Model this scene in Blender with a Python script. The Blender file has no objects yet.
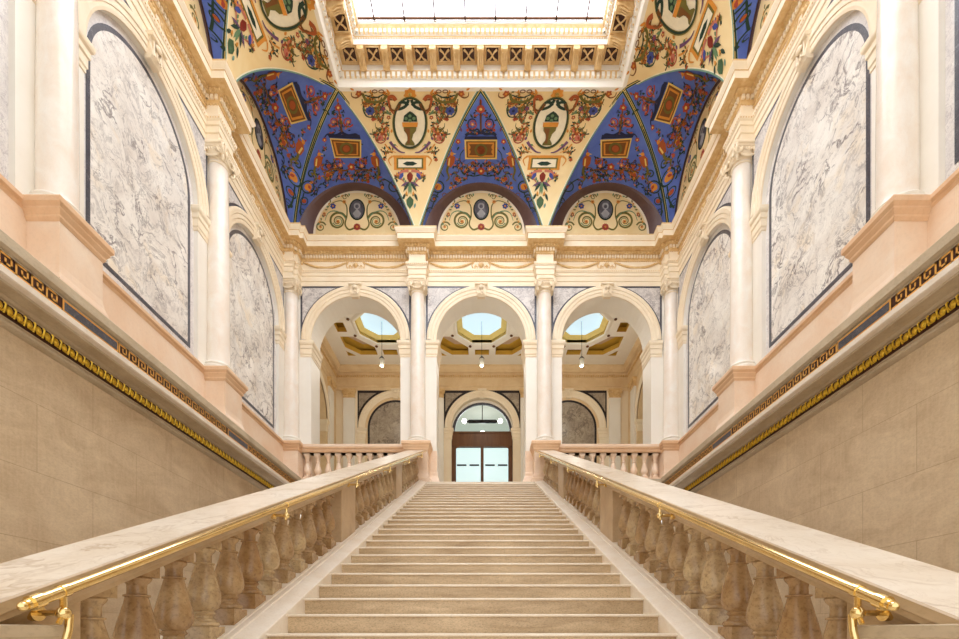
WORLD = 0.9; EXPO = 0.58; SKYE = 4.2
import bpy, math, random
from mathutils import Vector, Matrix
from mathutils.bvhtree import BVHTree
from mathutils.geometry import tessellate_polygon
random.seed(7)
C = bpy.context.scene.collection
PI = math.pi
def R(a): return math.radians(a)
def lin(c):
    r = []
    for v in c:
        v /= 255.0
        r.append(v/12.92 if v <= .04045 else ((v+.055)/1.055)**2.4)
    return (r[0], r[1], r[2], 1)
# ------------------------------------------------------------ materials
class NT:
    def __init__(s, name):
        s.m = bpy.data.materials.new(name); s.m.use_nodes = True
        s.t = s.m.node_tree; s.t.nodes.clear()
        s.out = s.n('ShaderNodeOutputMaterial'); s.b = s.n('ShaderNodeBsdfPrincipled')
        s.l(s.b.outputs[0], s.out.inputs[0])
    def n(s, typ, **k):
        x = s.t.nodes.new(typ)
        for a, v in k.items(): setattr(x, a, v)
        return x
    def l(s, a, b): s.t.links.new(a, b)
    def pos(s, scale=(1,1,1)):
        g = s.n('ShaderNodeNewGeometry'); m = s.n('ShaderNodeVectorMath', operation='MULTIPLY')
        s.l(g.outputs['Position'], m.inputs[0]); m.inputs[1].default_value = scale
        return m.outputs[0]
    def noise(s, vec, scale, detail=4, rough=.55, dist=0):
        x = s.n('ShaderNodeTexNoise'); x.inputs['Scale'].default_value = scale
        x.inputs['Detail'].default_value = detail; x.inputs['Roughness'].default_value = rough
        x.inputs['Distortion'].default_value = dist
        s.l(vec, x.inputs['Vector']); return x.outputs[0]
    def math(s, op, a, b=None, clamp=False):
        x = s.n('ShaderNodeMath', operation=op, use_clamp=clamp)
        for i, v in enumerate((a, b)):
            if v is None: continue
            if isinstance(v, (int, float)): x.inputs[i].default_value = v
            else: s.l(v, x.inputs[i])
        return x.outputs[0]
    def ramp(s, v, lo, hi):
        x = s.n('ShaderNodeMapRange'); s.l(v, x.inputs[0]); x.inputs[1].default_value = lo; x.inputs[2].default_value = hi
        return x.outputs[0]
    def mix(s, f, a, b):
        x = s.n('ShaderNodeMix', data_type='RGBA')
        if isinstance(f, (int, float)): x.inputs[0].default_value = f
        else: s.l(f, x.inputs[0])
        for i, v in ((6, a), (7, b)):
            if isinstance(v, tuple): x.inputs[i].default_value = v
            else: s.l(v, x.inputs[i])
        return x.outputs[2]
    def bump(s, h, st=.3, dist=.01):
        x = s.n('ShaderNodeBump'); x.inputs['Strength'].default_value = st; x.inputs['Distance'].default_value = dist
        s.l(h, x.inputs['Height']); s.l(x.outputs[0], s.b.inputs['Normal'])
def stone(name, c1, c2, scale=2.0, rough=.5, speck=.0, stretch=(1,1,1), bump=.08, spec=.4):
    t = NT(name); p = t.pos(stretch)
    f = t.ramp(t.noise(p, scale, 5, .6, .6), .3, .7)
    col = t.mix(f, lin(c1), lin(c2))
    if speck:
        f2 = t.ramp(t.noise(p, scale*14, 3, .7), .48, .72)
        col = t.mix(t.math('MULTIPLY', f2, speck), col, lin(tuple(int(v*.6) for v in c2)))
    t.l(col, t.b.inputs['Base Color']); t.b.inputs['Roughness'].default_value = rough
    t.b.inputs['Specular IOR Level'].default_value = spec
    if bump: t.bump(t.noise(p, scale*20, 3, .6), bump, .004)
    return t.m
def marble(name, base, cloud, vein, scale=1.6, width=.035, amount=.8, rough=.25, warm=None, dirv=(1,1,1)):
    t = NT(name); p = t.pos(dirv)
    d = t.n('ShaderNodeTexNoise'); d.inputs['Scale'].default_value = scale*1.3; d.inputs['Detail'].default_value = 4
    t.l(p, d.inputs['Vector'])
    off = t.n('ShaderNodeVectorMath', operation='MULTIPLY_ADD'); t.l(d.outputs['Color'], off.inputs[0]); off.inputs[1].default_value = (.55,.55,.55); t.l(p, off.inputs[2])
    v = off.outputs[0]
    cl = t.ramp(t.noise(v, scale*.9, 5, .65, .4), .38, .68)
    col = t.mix(t.math('MULTIPLY', cl, .85), lin(base), lin(cloud))
    if warm:
        wf = t.ramp(t.noise(v, scale*1.4, 3, .6), .55, .75)
        col = t.mix(t.math('MULTIPLY', wf, .5), col, lin(warm))
    for sc, w, am in ((scale*1.1, width, amount), (scale*2.6, width*.9, amount*.7), (scale*5.5, width*.9, amount*.4)):
        n = t.noise(v, sc, 5, .6, .7)
        rdg = t.math('ABSOLUTE', t.math('SUBTRACT', n, .5))
        f = t.math('SUBTRACT', 1.0, t.ramp(rdg, 0, w))
        f = t.math('MULTIPLY', f, t.math('MULTIPLY', t.ramp(t.noise(v, sc*.7, 2), .35, .62), am))
        col = t.mix(f, col, lin(vein))
    t.l(col, t.b.inputs['Base Color']); t.b.inputs['Roughness'].default_value = rough
    return t.m
def plain(name, c, rough=.6, metal=0, var=.12, scale=6, spec=.4):
    t = NT(name); p = t.pos()
    f = t.ramp(t.noise(p, scale, 4, .6), .35, .65)
    col = t.mix(t.math('MULTIPLY', f, var), lin(c), lin(tuple(int(v*.55) for v in c)))
    t.l(col, t.b.inputs['Base Color']); t.b.inputs['Roughness'].default_value = rough; t.b.inputs['Metallic'].default_value = metal
    t.b.inputs['Specular IOR Level'].default_value = spec
    return t.m
def emit(name, c, s):
    t = NT(name); t.b.inputs['Base Color'].default_value = lin(c); t.b.inputs['Emission Color'].default_value = lin(c)
    t.b.inputs['Emission Strength'].default_value = s; t.b.inputs['Roughness'].default_value = .3
    return t.m
M = {}
M['cream'] = stone('cream_stucco', (252,238,212), (246,226,194), 1.5, .55, .03)
M['gilt_cream'] = stone('gilded_cream_stucco', (242,212,160), (220,178,116), 9, .5, .15)
M['white'] = stone('white_limestone', (250,245,234), (244,236,222), .9, .45, .02)
M['shaft'] = stone('polished_white_marble', (252,245,234), (246,230,212), 5, .2, .06, (1,1,.6))
M['peach'] = stone('peach_marble', (250,228,204), (241,208,176), 1.6, .35, .08)
M['peach_dark'] = stone('peach_moulding', (240,204,166), (228,184,142), 2, .4, .1)
M['ledge'] = stone('grey_beige_stone', (212,196,168), (186,166,136), 4, .45, .2, (1,.5,1))
M['curb'] = stone('pale_curb_stone', (248,238,222), (236,220,198), 4, .35, .12)
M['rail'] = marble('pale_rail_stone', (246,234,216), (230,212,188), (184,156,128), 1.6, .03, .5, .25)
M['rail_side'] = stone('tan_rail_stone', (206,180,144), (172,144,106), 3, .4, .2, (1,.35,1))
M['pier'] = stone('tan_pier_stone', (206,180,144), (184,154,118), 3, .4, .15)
M['marble'] = marble('grey_veined_marble', (253,249,241), (222,213,203), (104,94,96), 1.6, .028, .85, .2, (244,222,184))
M['marble_small'] = marble('grey_spandrel_marble', (234,228,222), (206,200,196), (124,114,116), 3.5, .05, .7, .5)
M['marble_dark'] = marble('brown_grey_marble', (186,172,152), (150,136,120), (92,76,64), 2.6, .05, .8, .3)
M['margin'] = marble('pale_margin_marble', (242,236,230), (216,210,208), (160,150,152), 5, .04, .5, .3)
M['slate'] = marble('dark_slate_border', (74,74,84), (56,56,66), (165,165,172), 5, .02, .5, .3)
M['black'] = plain('near_black_border', (44,38,42), .35)
M['gold'] = plain('gold_leaf', (248,204,64), .3, .5, .5, 30)
M['key_gold'] = plain('orange_gold_inlay', (246,184,92), .4, .2, .2, 20)
M['key_ground'] = plain('dark_brown_inlay', (66,30,14), .4)
M['brass'] = plain('polished_brass', (250,224,160), .14, 1, .1)
M['wood'] = stone('brown_oak', (122,80,48), (96,60,34), 6, .4, .1, (1,1,.15))
M['wire'] = plain('lamp_wire', (60,54,50), .5)
M['ochre'] = plain('ochre_paint', (222,178,70), .6)
M['gold_coffer'] = plain('golden_paint', (252,232,150), .6)
M['pinkish'] = plain('pink_grey_paint', (214,186,160), .6)
M['offwhite'] = plain('offwhite_plaster', (226,226,214), .6, 0, .05)
M['tan'] = stone('light_toned_plaster', (240,214,172), (226,194,148), 2, .6, .05)  # cream plaster with the gallery's tan light put into the colour
M['brownband'] = plain('dark_brown_band', (104,78,74), .4, 0, .2)
M['medal'] = plain('grey_cameo', (122,118,124), .5)
M['medal_hi'] = plain('pale_cameo', (176,172,170), .5)
M['paint_cream'] = stone('painted_cream_ground', (248,224,172), (238,206,146), 1.2, .6, .0)
M['paint_blue'] = stone('painted_blue_ground', (100,126,208), (80,104,192), 3, .55, .0)
for k, c in dict(dgreen=(36,62,48), lgreen=(108,140,98), teal=(120,158,140), olive=(116,106,44), orange=(226,150,58), rust=(178,88,40),
                 red=(178,72,54), pink=(206,122,96), brown=(128,78,30), purple=(112,74,108), pblue=(66,78,150), yellow=(240,208,116),
                 ivory=(250,238,208), navy=(34,40,78), sky=(140,170,214)).items():
    M['p_'+k] = plain('paint_'+k, c, .6, 0, .12, 12)
M['skyglass'] = emit('daylit_white_glass', (238,244,255), SKYE)
M['domeglass'] = emit('daylit_blue_glass', (192,220,236), .55)
M['lamp'] = emit('lit_lamp_glass', (255,250,235), 6.0)
M['room_glow'] = emit('self_glowing_wall', (216,236,240), .45)  # plain wall given a glow of its own so the room looks lit
def mk_glass():
    t = NT('clear_glass'); t.b.inputs['Base Color'].default_value = (1,1,1,1); t.b.inputs['Roughness'].default_value = .02
    t.b.inputs['Transmission Weight'].default_value = 1; t.b.inputs['IOR'].default_value = 1.05
    return t.m
M['glass'] = mk_glass()
def mk_wall():
    t = NT('beige_travertine_blocks'); g = t.n('ShaderNodeNewGeometry'); s = t.n('ShaderNodeSeparateXYZ'); t.l(g.outputs['Position'], s.inputs[0])
    c = t.n('ShaderNodeCombineXYZ'); t.l(s.outputs[1], c.inputs[0]); t.l(s.outputs[2], c.inputs[1])
    b = t.n('ShaderNodeTexBrick'); t.l(c.outputs[0], b.inputs['Vector'])
    b.inputs['Scale'].default_value = 1; b.inputs['Brick Width'].default_value = 1.5; b.inputs['Row Height'].default_value = .78
    b.inputs['Mortar Size'].default_value = .005; b.inputs['Mortar Smooth'].default_value = .6
    b.inputs['Color1'].default_value = lin((232,210,174)); b.inputs['Color2'].default_value = lin((220,196,160)); b.inputs['Mortar'].default_value = lin((190,162,126))
    p = t.pos((1,1,1.8)); n1 = t.ramp(t.noise(p, 1.1, 7, .65, 1.2), .35, .7); n2 = t.ramp(t.noise(p, 30, 4, .7), .4, .7)
    p3 = t.pos((1,5,.6)); n3 = t.ramp(t.noise(p3, 4, 4, .7), .4, .7)
    col = t.mix(t.math('MULTIPLY', n1, .62), b.outputs['Color'], lin((178,146,106)))
    col = t.mix(t.math('MULTIPLY', n2, .26), col, lin((150,118,84)))
    col = t.mix(t.math('MULTIPLY', n3, .22), col, lin((236,216,184)))
    t.l(col, t.b.inputs['Base Color']); t.b.inputs['Roughness'].default_value = .42
    t.bump(n2, .1, .004)
    return t.m
M['wall'] = mk_wall()
def mk_step():
    t = NT('worn_tan_step_stone'); p = t.pos((1,3,6)); n1 = t.ramp(t.noise(p, 1.4, 6, .65, .8), .35, .7); n2 = t.ramp(t.noise(t.pos((1,2,2)), 60, 5, .8), .48, .72)
    col = t.mix(n1, lin((220,194,156)), lin((180,152,114)))
    col = t.mix(t.math('MULTIPLY', n2, .7), col, lin((112,86,60)))
    t.l(col, t.b.inputs['Base Color']); t.b.inputs['Roughness'].default_value = .4; t.bump(n2, .12, .004)
    return t.m
M['step'] = mk_step()
M['tread'] = stone('highlit_tread_stone', (246,234,214), (232,214,188), 5, .35, .2, (1,2,1))  # colour lightened so nosings carry a painted skylight highlight
def mk_bal():
    t = NT('mottled_brown_baluster_stone'); oi = t.n('ShaderNodeObjectInfo'); p = t.pos()
    n1 = t.ramp(t.noise(p, 7, 5, .65, .5), .35, .68); n2 = t.ramp(t.noise(p, 45, 3, .7), .5, .72)
    base = t.mix(oi.outputs['Random'], lin((212,188,146)), lin((178,142,96)))
    col = t.mix(t.math('MULTIPLY', n1, .65), base, lin((138,98,56))); col = t.mix(t.math('MULTIPLY', n2, .5), col, lin((96,68,42)))
    t.l(col, t.b.inputs['Base Color']); t.b.inputs['Roughness'].default_value = .22
    return t.m
M['bal'] = mk_bal()
# ------------------------------------------------------------ mesh helpers
class MB:
    def __init__(s): s.v = []; s.f = []; s.m = []; s.sm = []
    def add(s, verts, faces, mat=0, smooth=False):
        o = len(s.v); s.v += [tuple(v) for v in verts]
        for f in faces: s.f.append(tuple(i+o for i in f)); s.m.append(mat); s.sm.append(smooth)
    def box(s, x0, x1, y0, y1, z0, z1, mat=0):
        v = [(x0,y0,z0),(x1,y0,z0),(x1,y1,z0),(x0,y1,z0),(x0,y0,z1),(x1,y0,z1),(x1,y1,z1),(x0,y1,z1)]
        s.add(v, [(0,3,2,1),(4,5,6,7),(0,1,5,4),(1,2,6,5),(2,3,7,6),(3,0,4,7)], mat)
    def frustum(s, cx, cy, rings, mat=0):   # rings: (halfx, halfy, z)
        vs = []
        for hx, hy, z in rings: vs += [(cx-hx,cy-hy,z),(cx+hx,cy-hy,z),(cx+hx,cy+hy,z),(cx-hx,cy+hy,z)]
        fs = [(3,2,1,0)]; n = len(rings)
        for k in range(n-1):
            for i in range(4): a = 4*k+i; b = 4*k+(i+1) % 4; fs.append((a, b, b+4, a+4))
        fs.append(tuple(range(4*n-4, 4*n))); s.add(vs, fs, mat)
    def lathe(s, prof, cx=0, cy=0, seg=24, mat=0, cap=True):
        vs = []; fs = []; n = len(prof)
        for r, z in prof:
            for i in range(seg): a = 2*PI*i/seg; vs.append((cx+r*math.cos(a), cy+r*math.sin(a), z))
        for k in range(n-1):
            for i in range(seg): j = (i+1) % seg; fs.append((k*seg+i, k*seg+j, (k+1)*seg+j, (k+1)*seg+i))
        s.add(vs, fs, mat, True)
        if cap: s.add(vs[:seg], [tuple(range(seg-1,-1,-1))], mat); s.add(vs[-seg:], [tuple(range(seg))], mat)
    def tube(s, pts, r, seg=8, mat=0, closed=False, taper=None):
        pts = [Vector(p) for p in pts]; n = len(pts); vs = []; fs = []
        up = Vector((0,0,1)); prev = None
        for i, p in enumerate(pts):
            t = (pts[(i+1) % n]-pts[i-1]) if closed else (pts[min(i+1,n-1)]-pts[max(i-1,0)])
            if t.length < 1e-9: t = Vector((0,0,1))
            t.normalize()
            if prev is None:
                a = up if abs(t.dot(up)) < .95 else Vector((1,0,0)); x = t.cross(a).normalized()
            else:
                x = prev - t*prev.dot(t)
                x = x.normalized() if x.length > 1e-6 else t.orthogonal().normalized()
            prev = x; y = t.cross(x)
            rr = r if taper is None else r*taper[i]
            for k in range(seg): a = 2*PI*k/seg; vs.append(p + x*math.cos(a)*rr + y*math.sin(a)*rr)
        m = n if closed else n-1
        for i in range(m):
            for k in range(seg):
                l = (k+1) % seg; j = (i+1) % n; fs.append((i*seg+k, i*seg+l, j*seg+l, j*seg+k))
        s.add(vs, fs, mat, True)
        if not closed: s.add(vs[:seg], [tuple(range(seg-1,-1,-1))], mat); s.add(vs[-seg:], [tuple(range(seg))], mat)
    def ball(s, c, r, mat=0, seg=8, rings=5, sc=(1,1,1)):
        vs = []; fs = []
        for i in range(rings+1):
            th = PI*i/rings
            for k in range(seg): a = 2*PI*k/seg; vs.append((c[0]+r*sc[0]*math.sin(th)*math.cos(a), c[1]+r*sc[1]*math.sin(th)*math.sin(a), c[2]-r*sc[2]*math.cos(th)))
        for i in range(rings):
            for k in range(seg): l = (k+1) % seg; fs.append((i*seg+k, i*seg+l, (i+1)*seg+l, (i+1)*seg+k))
        s.add(vs, fs, mat, True)
    def poly(s, loops, y0, y1, mat=0, side=None, axis='y'):
        # loops of (a,b) in x,z ; extruded y0->y1 (axis 'y'); axis 'z': loops in x,y extruded in z; axis 'x': loops in y,z extruded in x
        def mk(a, b, c): return (a, c, b) if axis == 'y' else ((a, b, c) if axis == 'z' else (c, a, b))
        flat = [p for l in loops for p in l]
        tris = tessellate_polygon([[Vector((a, b, 0)) for a, b in l] for l in loops])
        s.add([mk(a, b, y0) for a, b in flat], tris, mat)
        if y1 is None: return
        s.add([mk(a, b, y1) for a, b in flat], tris, mat)
        for l in loops:
            n = len(l); vs = [mk(a, b, y0) for a, b in l]+[mk(a, b, y1) for a, b in l]
            s.add(vs, [(i, (i+1) % n, n+(i+1) % n, n+i) for i in range(n)], mat if side is None else side)
    def sweep(s, prof, path, closed=False, mat=0, mats=None, only=None, caps=False):
        # prof: (n,z) with n to the LEFT of travel ; path (x,y)
        P = [Vector((p[0], p[1])) for p in path]; n = len(P); offs = []
        for i in range(n):
            if closed: a = P[i]-P[i-1]; b = P[(i+1) % n]-P[i]
            else: a = P[i]-P[max(i-1,0)] if i else P[1]-P[0]; b = P[i+1]-P[i] if i < n-1 else a
            a.normalize(); b.normalize(); na = Vector((-a.y, a.x)); nb = Vector((-b.y, b.x))
            m = na+nb; m /= max(m.dot(na), .2) ; offs.append(m)
        segs = range(n if closed else n-1)
        for i in segs:
            if only and i not in only: continue
            j = (i+1) % n; vs = []
            for q, z in prof:
                a = P[i]+offs[i]*q; b = P[j]+offs[j]*q; vs += [(a.x, a.y, z), (b.x, b.y, z)]
            for k in range(len(prof)-1):
                s.add([vs[2*k], vs[2*k+1], vs[2*k+3], vs[2*k+2]], [(0,1,2,3)], mats[k] if mats else mat)
            if caps:
                s.add([vs[2*k] for k in range(len(prof))], [tuple(range(len(prof)))], mat)
                s.add([vs[2*k+1] for k in range(len(prof))], [tuple(range(len(prof)))], mat)
    def spiral(s, c, ux, uz, r0, r1, turns, rad, mat=0, seg=6, start=0.0, sgn=1):
        c = Vector(c); ux = Vector(ux); uz = Vector(uz); pts = []; N = int(14*turns)
        for i in range(N+1):
            f = i/N; a = start+sgn*2*PI*turns*f; r = r0+(r1-r0)*f; pts.append(c+ux*math.cos(a)*r+uz*math.sin(a)*r)
        s.tube(pts, rad, seg, mat, taper=[1-.4*i/N for i in range(N+1)])
    def mirror(s):
        o = MB(); o.v = [(-a, b, c) for a, b, c in s.v]; o.f = [tuple(reversed(f)) for f in s.f]; o.m = list(s.m); o.sm = list(s.sm); return o
    def merge(s, o):
        k = len(s.v); s.v += o.v; s.f += [tuple(i+k for i in f) for f in o.f]; s.m += o.m; s.sm += o.sm
    def build(s, name, mats, parent=None, bevel=0):
        me = bpy.data.meshes.new(name); z = parent['_z'] if parent and '_z' in parent else 0
        me.from_pydata([(a, b, c-z) for a, b, c in s.v], [], s.f)
        if not isinstance(mats, (list, tuple)): mats = [mats]
        for m in mats: me.materials.append(M[m])
        me.polygons.foreach_set('material_index', s.m); me.polygons.foreach_set('use_smooth', s.sm); me.update()
        if any(s.sm):
            try: me.set_sharp_from_angle(angle=R(38))
            except Exception: pass
        o = bpy.data.objects.new(name, me); C.objects.link(o)
        if parent: o.parent = parent; o['_z'] = z
        if bevel:
            b = o.modifiers.new('bevel', 'BEVEL'); b.width = bevel; b.segments = 2; b.limit_method = 'ANGLE'
        return o
def tag(o, label=None, cat=None, group=None, kind=None):
    if label: o['label'] = label
    if cat: o['category'] = cat
    if group: o['group'] = group
    if kind: o['kind'] = kind
    return o
def thing(name, label, cat, loc=(0,0,0), rz=0, group=None, kind=None):
    o = bpy.data.objects.new(name, None); C.objects.link(o); o.location = loc; o.rotation_euler = (0,0,rz); o['_z'] = loc[2]
    o.empty_display_size = .1
    return tag(o, label, cat, group, kind)
def kids(o): return [c for c in C.objects if c.parent == o]
def dup(o, loc, rz, label, group=None):
    r = o.copy(); C.objects.link(r); r.location = loc; r.rotation_euler = (0,0,rz); r['label'] = label
    if group: r['group'] = group
    for ch in kids(o):
        c = ch.copy(); C.objects.link(c); c.parent = r
        for g in kids(ch):
            d = g.copy(); C.objects.link(d); d.parent = c
    return r
def arc(cx, cz, r, a0, a1, n): return [(cx+r*math.cos(R(a0+(a1-a0)*i/n)), cz+r*math.sin(R(a0+(a1-a0)*i/n))) for i in range(n+1)]
# ------------------------------------------------------------ dimensions (eye level is z = 0 until the end)
E = 1.32; FL = 3.866; DC = 12.35; XC = 5.1; NF = .13   # landing floor, column axis depth, side column axis, wall face behind axis
COLY = [12.35, 8.97, 5.59]; SB = [10.68, 7.32, 4.0]; FB = [-3.4, 0, 3.4]
SL = .437; T = .32966; RI = .14406
ZA = 9.32; ZC = 10.46; AZ = 7.84; AR = 1.475; AI = 1.21
YE = -1.2
def zs(d, c): return SL*d-c
# ------------------------------------------------------------ floors and stairs
b = MB(); b.box(-5.02, 5.02, YE, 12.2, -E-.1, -E); tag(b.build('floor', 'step'), kind='structure')
b = MB(); b.box(-5.9, 5.9, 11.98, 18.3, FL-.25, FL-.002); tag(b.build('floor', 'tread'), kind='structure')
st = thing('staircase', 'broad straight flight of tan stone steps rising to the arcade', 'staircase', (0, .08, -E))
for i in range(1, 37):
    y = .0824+T*i-.0824*0 - T*0; y = .0824+T*i - T*0
    yk = .0824+T*i  # nosing depth
    zt = -E+RI*i
    s = MB(); yy = yk; lo = max(-E, zt-RI*2)
    bx0 = -1.40; bx1 = 1.40
    s.box(bx0, bx1, yy+.022, yy+T+.03, lo, zt-.02, 0)
    # rounded tread nosing, paler than the riser to imitate caught skylight
    pr = [(yy+T+.02, zt-.02), (yy+.003, zt-.02), (yy-.001, zt-.016), (yy-.002, zt-.009), (yy+.002, zt-.003), (yy+.010, zt), (yy+T+.02, zt)]
    s.poly([pr], bx0, bx1, 1, axis='x')
    o = s.build('step', ['step', 'tread'], st)
sb = MB(); sb.poly([[(.4, -E), (12.0, -E), (12.0, FL-.3), (.4, -E+.05)]], -1.36, 1.36, 0, axis='x'); sb.build('stair_body', 'step', st)
# ------------------------------------------------------------ balusters
def baluster_mb():
    s = MB()
    s.frustum(0, 0, [(.085,.085,-.05), (.085,.085,.085)])
    s.lathe([(.082,.085),(.09,.095),(.09,.108),(.082,.118),(.066,.122),(.066,.130),(.054,.140),(.052,.152),(.062,.160),(.068,.168),(.062,.176),(.058,.184),
             (.080,.200),(.094,.230),(.099,.262),(.096,.296),(.085,.345),(.070,.400),(.058,.445),(.050,.480),(.060,.482),(.060,.490),(.044,.494),(.043,.53),(.045,.545),
             (.060,.562),(.066,.574),(.060,.584)], seg=22)
    s.frustum(0, 0, [(.07,.07,.583), (.07,.07,.70)])
    return s
BAL = None
def balustrade(side):
    X = 1.70*side; nm = 'left' if side < 0 else 'right'
    t = thing('stair_balustrade', f'tan stone balustrade with bulbous balusters running up the {nm} side of the stairs', 'balustrade', (X, 1.3, -E), group=None)
    t['_z'] = -E
    global BAL
    # local: x relative to X, y relative 1.3
    def L(y): return y-1.3
    def prism(prof, y0, y1, mats, name, mlist, c_of=True):   # prof (x inward positive, dz below nosing line c)
        s = MB(); n = len(prof); vs = []
        for y in (y0, y1):
            for (x, c) in prof: vs.append((-side*x, L(y), zs(y, c)))
        for k in range(n): s.add([vs[k], vs[(k+1) % n], vs[n+(k+1) % n], vs[n+k]], [(0,1,2,3)], mats[k])
        s.add(vs[:n], [tuple(range(n))], mats[0]); s.add(vs[n:], [tuple(range(n))], mats[0])
        return s.build(name, mlist, t)
    # curb
    prof = [(.300, 2.0), (.300, 1.382), (.295, 1.374), (.165, 1.346), (.160, 1.336), (.140, 1.334), (.134, 1.340), (.112, 1.340), (.106, 1.334), (-.30, 1.334), (-.33, 1.35), (-.33, 2.0)]
    prism(prof, .5, 11.98, [0]*12, 'curb', ['curb'])
    # rail
    w = .221
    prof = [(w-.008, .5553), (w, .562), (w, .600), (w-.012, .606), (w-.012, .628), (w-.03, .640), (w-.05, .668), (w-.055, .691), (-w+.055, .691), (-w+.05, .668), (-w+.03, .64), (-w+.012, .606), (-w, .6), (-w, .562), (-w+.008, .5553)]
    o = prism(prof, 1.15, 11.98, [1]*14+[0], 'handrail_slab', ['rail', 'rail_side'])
    # piers
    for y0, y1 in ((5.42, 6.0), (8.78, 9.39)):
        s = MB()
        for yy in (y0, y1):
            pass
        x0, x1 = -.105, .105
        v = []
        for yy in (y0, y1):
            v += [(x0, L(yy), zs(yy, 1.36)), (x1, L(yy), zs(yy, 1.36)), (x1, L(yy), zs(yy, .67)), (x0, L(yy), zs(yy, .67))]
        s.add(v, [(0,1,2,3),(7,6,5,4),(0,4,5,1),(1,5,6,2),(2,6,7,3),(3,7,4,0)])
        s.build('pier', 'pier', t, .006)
    s = MB()  # newel
    x0, x1 = -.12, .12
    v = []
    for yy in (1.33, 1.9):
        v += [(x0, L(yy), -E), (x1, L(yy), -E), (x1, L(yy), zs(yy, .67)), (x0, L(yy), zs(yy, .67))]
    s.add(v, [(0,1,2,3),(7,6,5,4),(0,4,5,1),(1,5,6,2),(2,6,7,3),(3,7,4,0)]); nw = s.build('newel_pier', 'rail_side', t, .006)
    s = MB(); s.frustum(0, L(1.50), [(.235,.185,-.075),(.24,.19,-.03),(.25,.20,-.022),(.25,.20,.014),(.24,.19,.018)]); s.build('newel_cap', 'ledge', nw)
    spots = [2.08+.283*k for k in range(12)] + [6.0+2.78*(k+.5)/9 for k in range(9)] + [9.39+2.59*(k+.5)/9 for k in range(9)]
    for y in spots:
        loc = (0, L(y), zs(y, 1.344)+E)
        if BAL is None:
            z0 = t['_z']; t['_z'] = 0; o = baluster_mb().build('baluster', 'bal', t); t['_z'] = z0; BAL = o
        else:
            o = BAL.copy(); C.objects.link(o); o.parent = t
        o.location = loc
    # brass handrail
    g = thing('brass_handrail', f'polished brass handrail on brackets along the {nm} stone balustrade', 'handrail', (side*1.42, 1.5, -E))
    cb = .578
    s = MB(); s.tube([(0, y-1.5, zs(y, cb)) for y in (1.53, 4, 8, 11.8)], .021, 12); s.build('rail', 'brass', g)
    s = MB(); c0 = (0, -.01, zs(1.49, cb))
    s.tube([(0, 0.06, zs(1.56, cb)), (0, .025, zs(1.525, cb))], .026, 12); s.tube([(0, .025, zs(1.525, cb)), (0, .008, zs(1.508, cb))], .018, 12); s.ball((0,0,zs(1.50,cb)), .016, seg=12, rings=8); s.build('end_cap', 'brass', g)
    for y in (1.645, 3.5, 5.44, 7.34, 9.2, 11.1):
        s = MB(); z = zs(y, cb); yl = y-1.5
        s.tube([(0, yl-.012, z-.005), (0, yl+.012, z+.005)], .0245, 12)
        s.tube([(0, yl, z-.015), (0, yl, z-.075)], .011, 8)
        s.ball((0, yl, z-.08), .024, seg=12, rings=8)
        s.tube([(0, yl, z-.08), (side*.05, yl, z-.08), (side*.10, yl, z-.08)], .011, 8)
        s.tube([(side*.088, yl, z-.08), (side*.11, yl, z-.08)], .03, 12)
        s.tube([(0, yl, z-.08), (0, yl-.02, z-.12)], .008, 8)
        s.build('bracket', 'brass', g)
    s = MB(); z = zs(1.66, cb)-.09
    s.tube([(0, .17, z), (0, .165, z-.06), (-side*-.0, .15, z-.11), (0, .12, z-.17), (0, .07, z-.24), (0, .0, z-.3)], .013, 10); s.build('lower_rod', 'brass', g)
    s = MB(); s.tube([(0, 10.3, zs(11.8, cb)), (side*-.01, 10.36, zs(11.86, cb)), (side*.03, 10.40, zs(11.88, cb)), (side*.08, 10.43, zs(11.88, cb))], .018, 8); s.build('end_curl', 'brass', g)
for sd in (-1, 1): balustrade(sd)
# ------------------------------------------------------------ columns
def capital(s, z0):   # s MB ; top at ZA ; axis 0
    zt = ZA+.002
    s.lathe([(.178,z0-.02),(.19,z0-.01),(.19,z0+.005),(.178,z0+.015),(.178,z0+.06),(.195,z0+.07),(.195,z0+.085),(.18,z0+.095),(.20,z0+.14),(.235,z0+.20),(.235,z0+.23),(.20,z0+.27)], seg=24)
    s.frustum(0, 0, [(.20,.20,zt-.12),(.215,.215,zt-.10),(.215,.215,zt-.075),(.245,.245,zt-.055),(.245,.245,zt-.015),(.235,.235,zt)])
    for k in range(4):
        a = k*PI/2; rot = Matrix.Rotation(a, 3, 'Z')
        for sx in (-1, 1):
            c = rot @ Vector((sx*.19, -.232, zt-.165)); ux = rot @ Vector((sx*1, 0, 0))
            s.spiral(c, ux, (0,0,1), .10, .022, 2.0, .021, 0, 6, PI/2, -1)
            s.ball(c, .024, 0, 8, 5)
            s.tube([rot @ Vector((sx*.185, -.215, zt-.175)), rot @ Vector((sx*.185, -.12, zt-.175))], .06, 10)
            # leaf drop
            s.tube([rot @ Vector((sx*.2, -.2, zt-.25)), rot @ Vector((sx*.2, -.205, zt-.30)), rot @ Vector((sx*.175, -.19, zt-.35))], .03, 6, taper=[1,.8,.3])
        pts = [rot @ Vector((x, -.235, zt-.115+.0*x)) for x in (-.18, -.06, .06, .18)]; s.tube(pts, .018, 6)
        for j in range(5):
            s.ball(rot @ Vector(((j-2)*.05, -.225, zt-.155)), .022, 0, 6, 4, (1,1,1.3))
        gp = [rot @ Vector((.15*math.cos(PI+PI*i/8), -.215, zt-.2+.09*math.sin(PI+PI*i/8))) for i in range(9)]; s.tube(gp, .016, 6, taper=[.6,.8,1,1.2,1.3,1.2,1,.8,.6])
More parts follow.
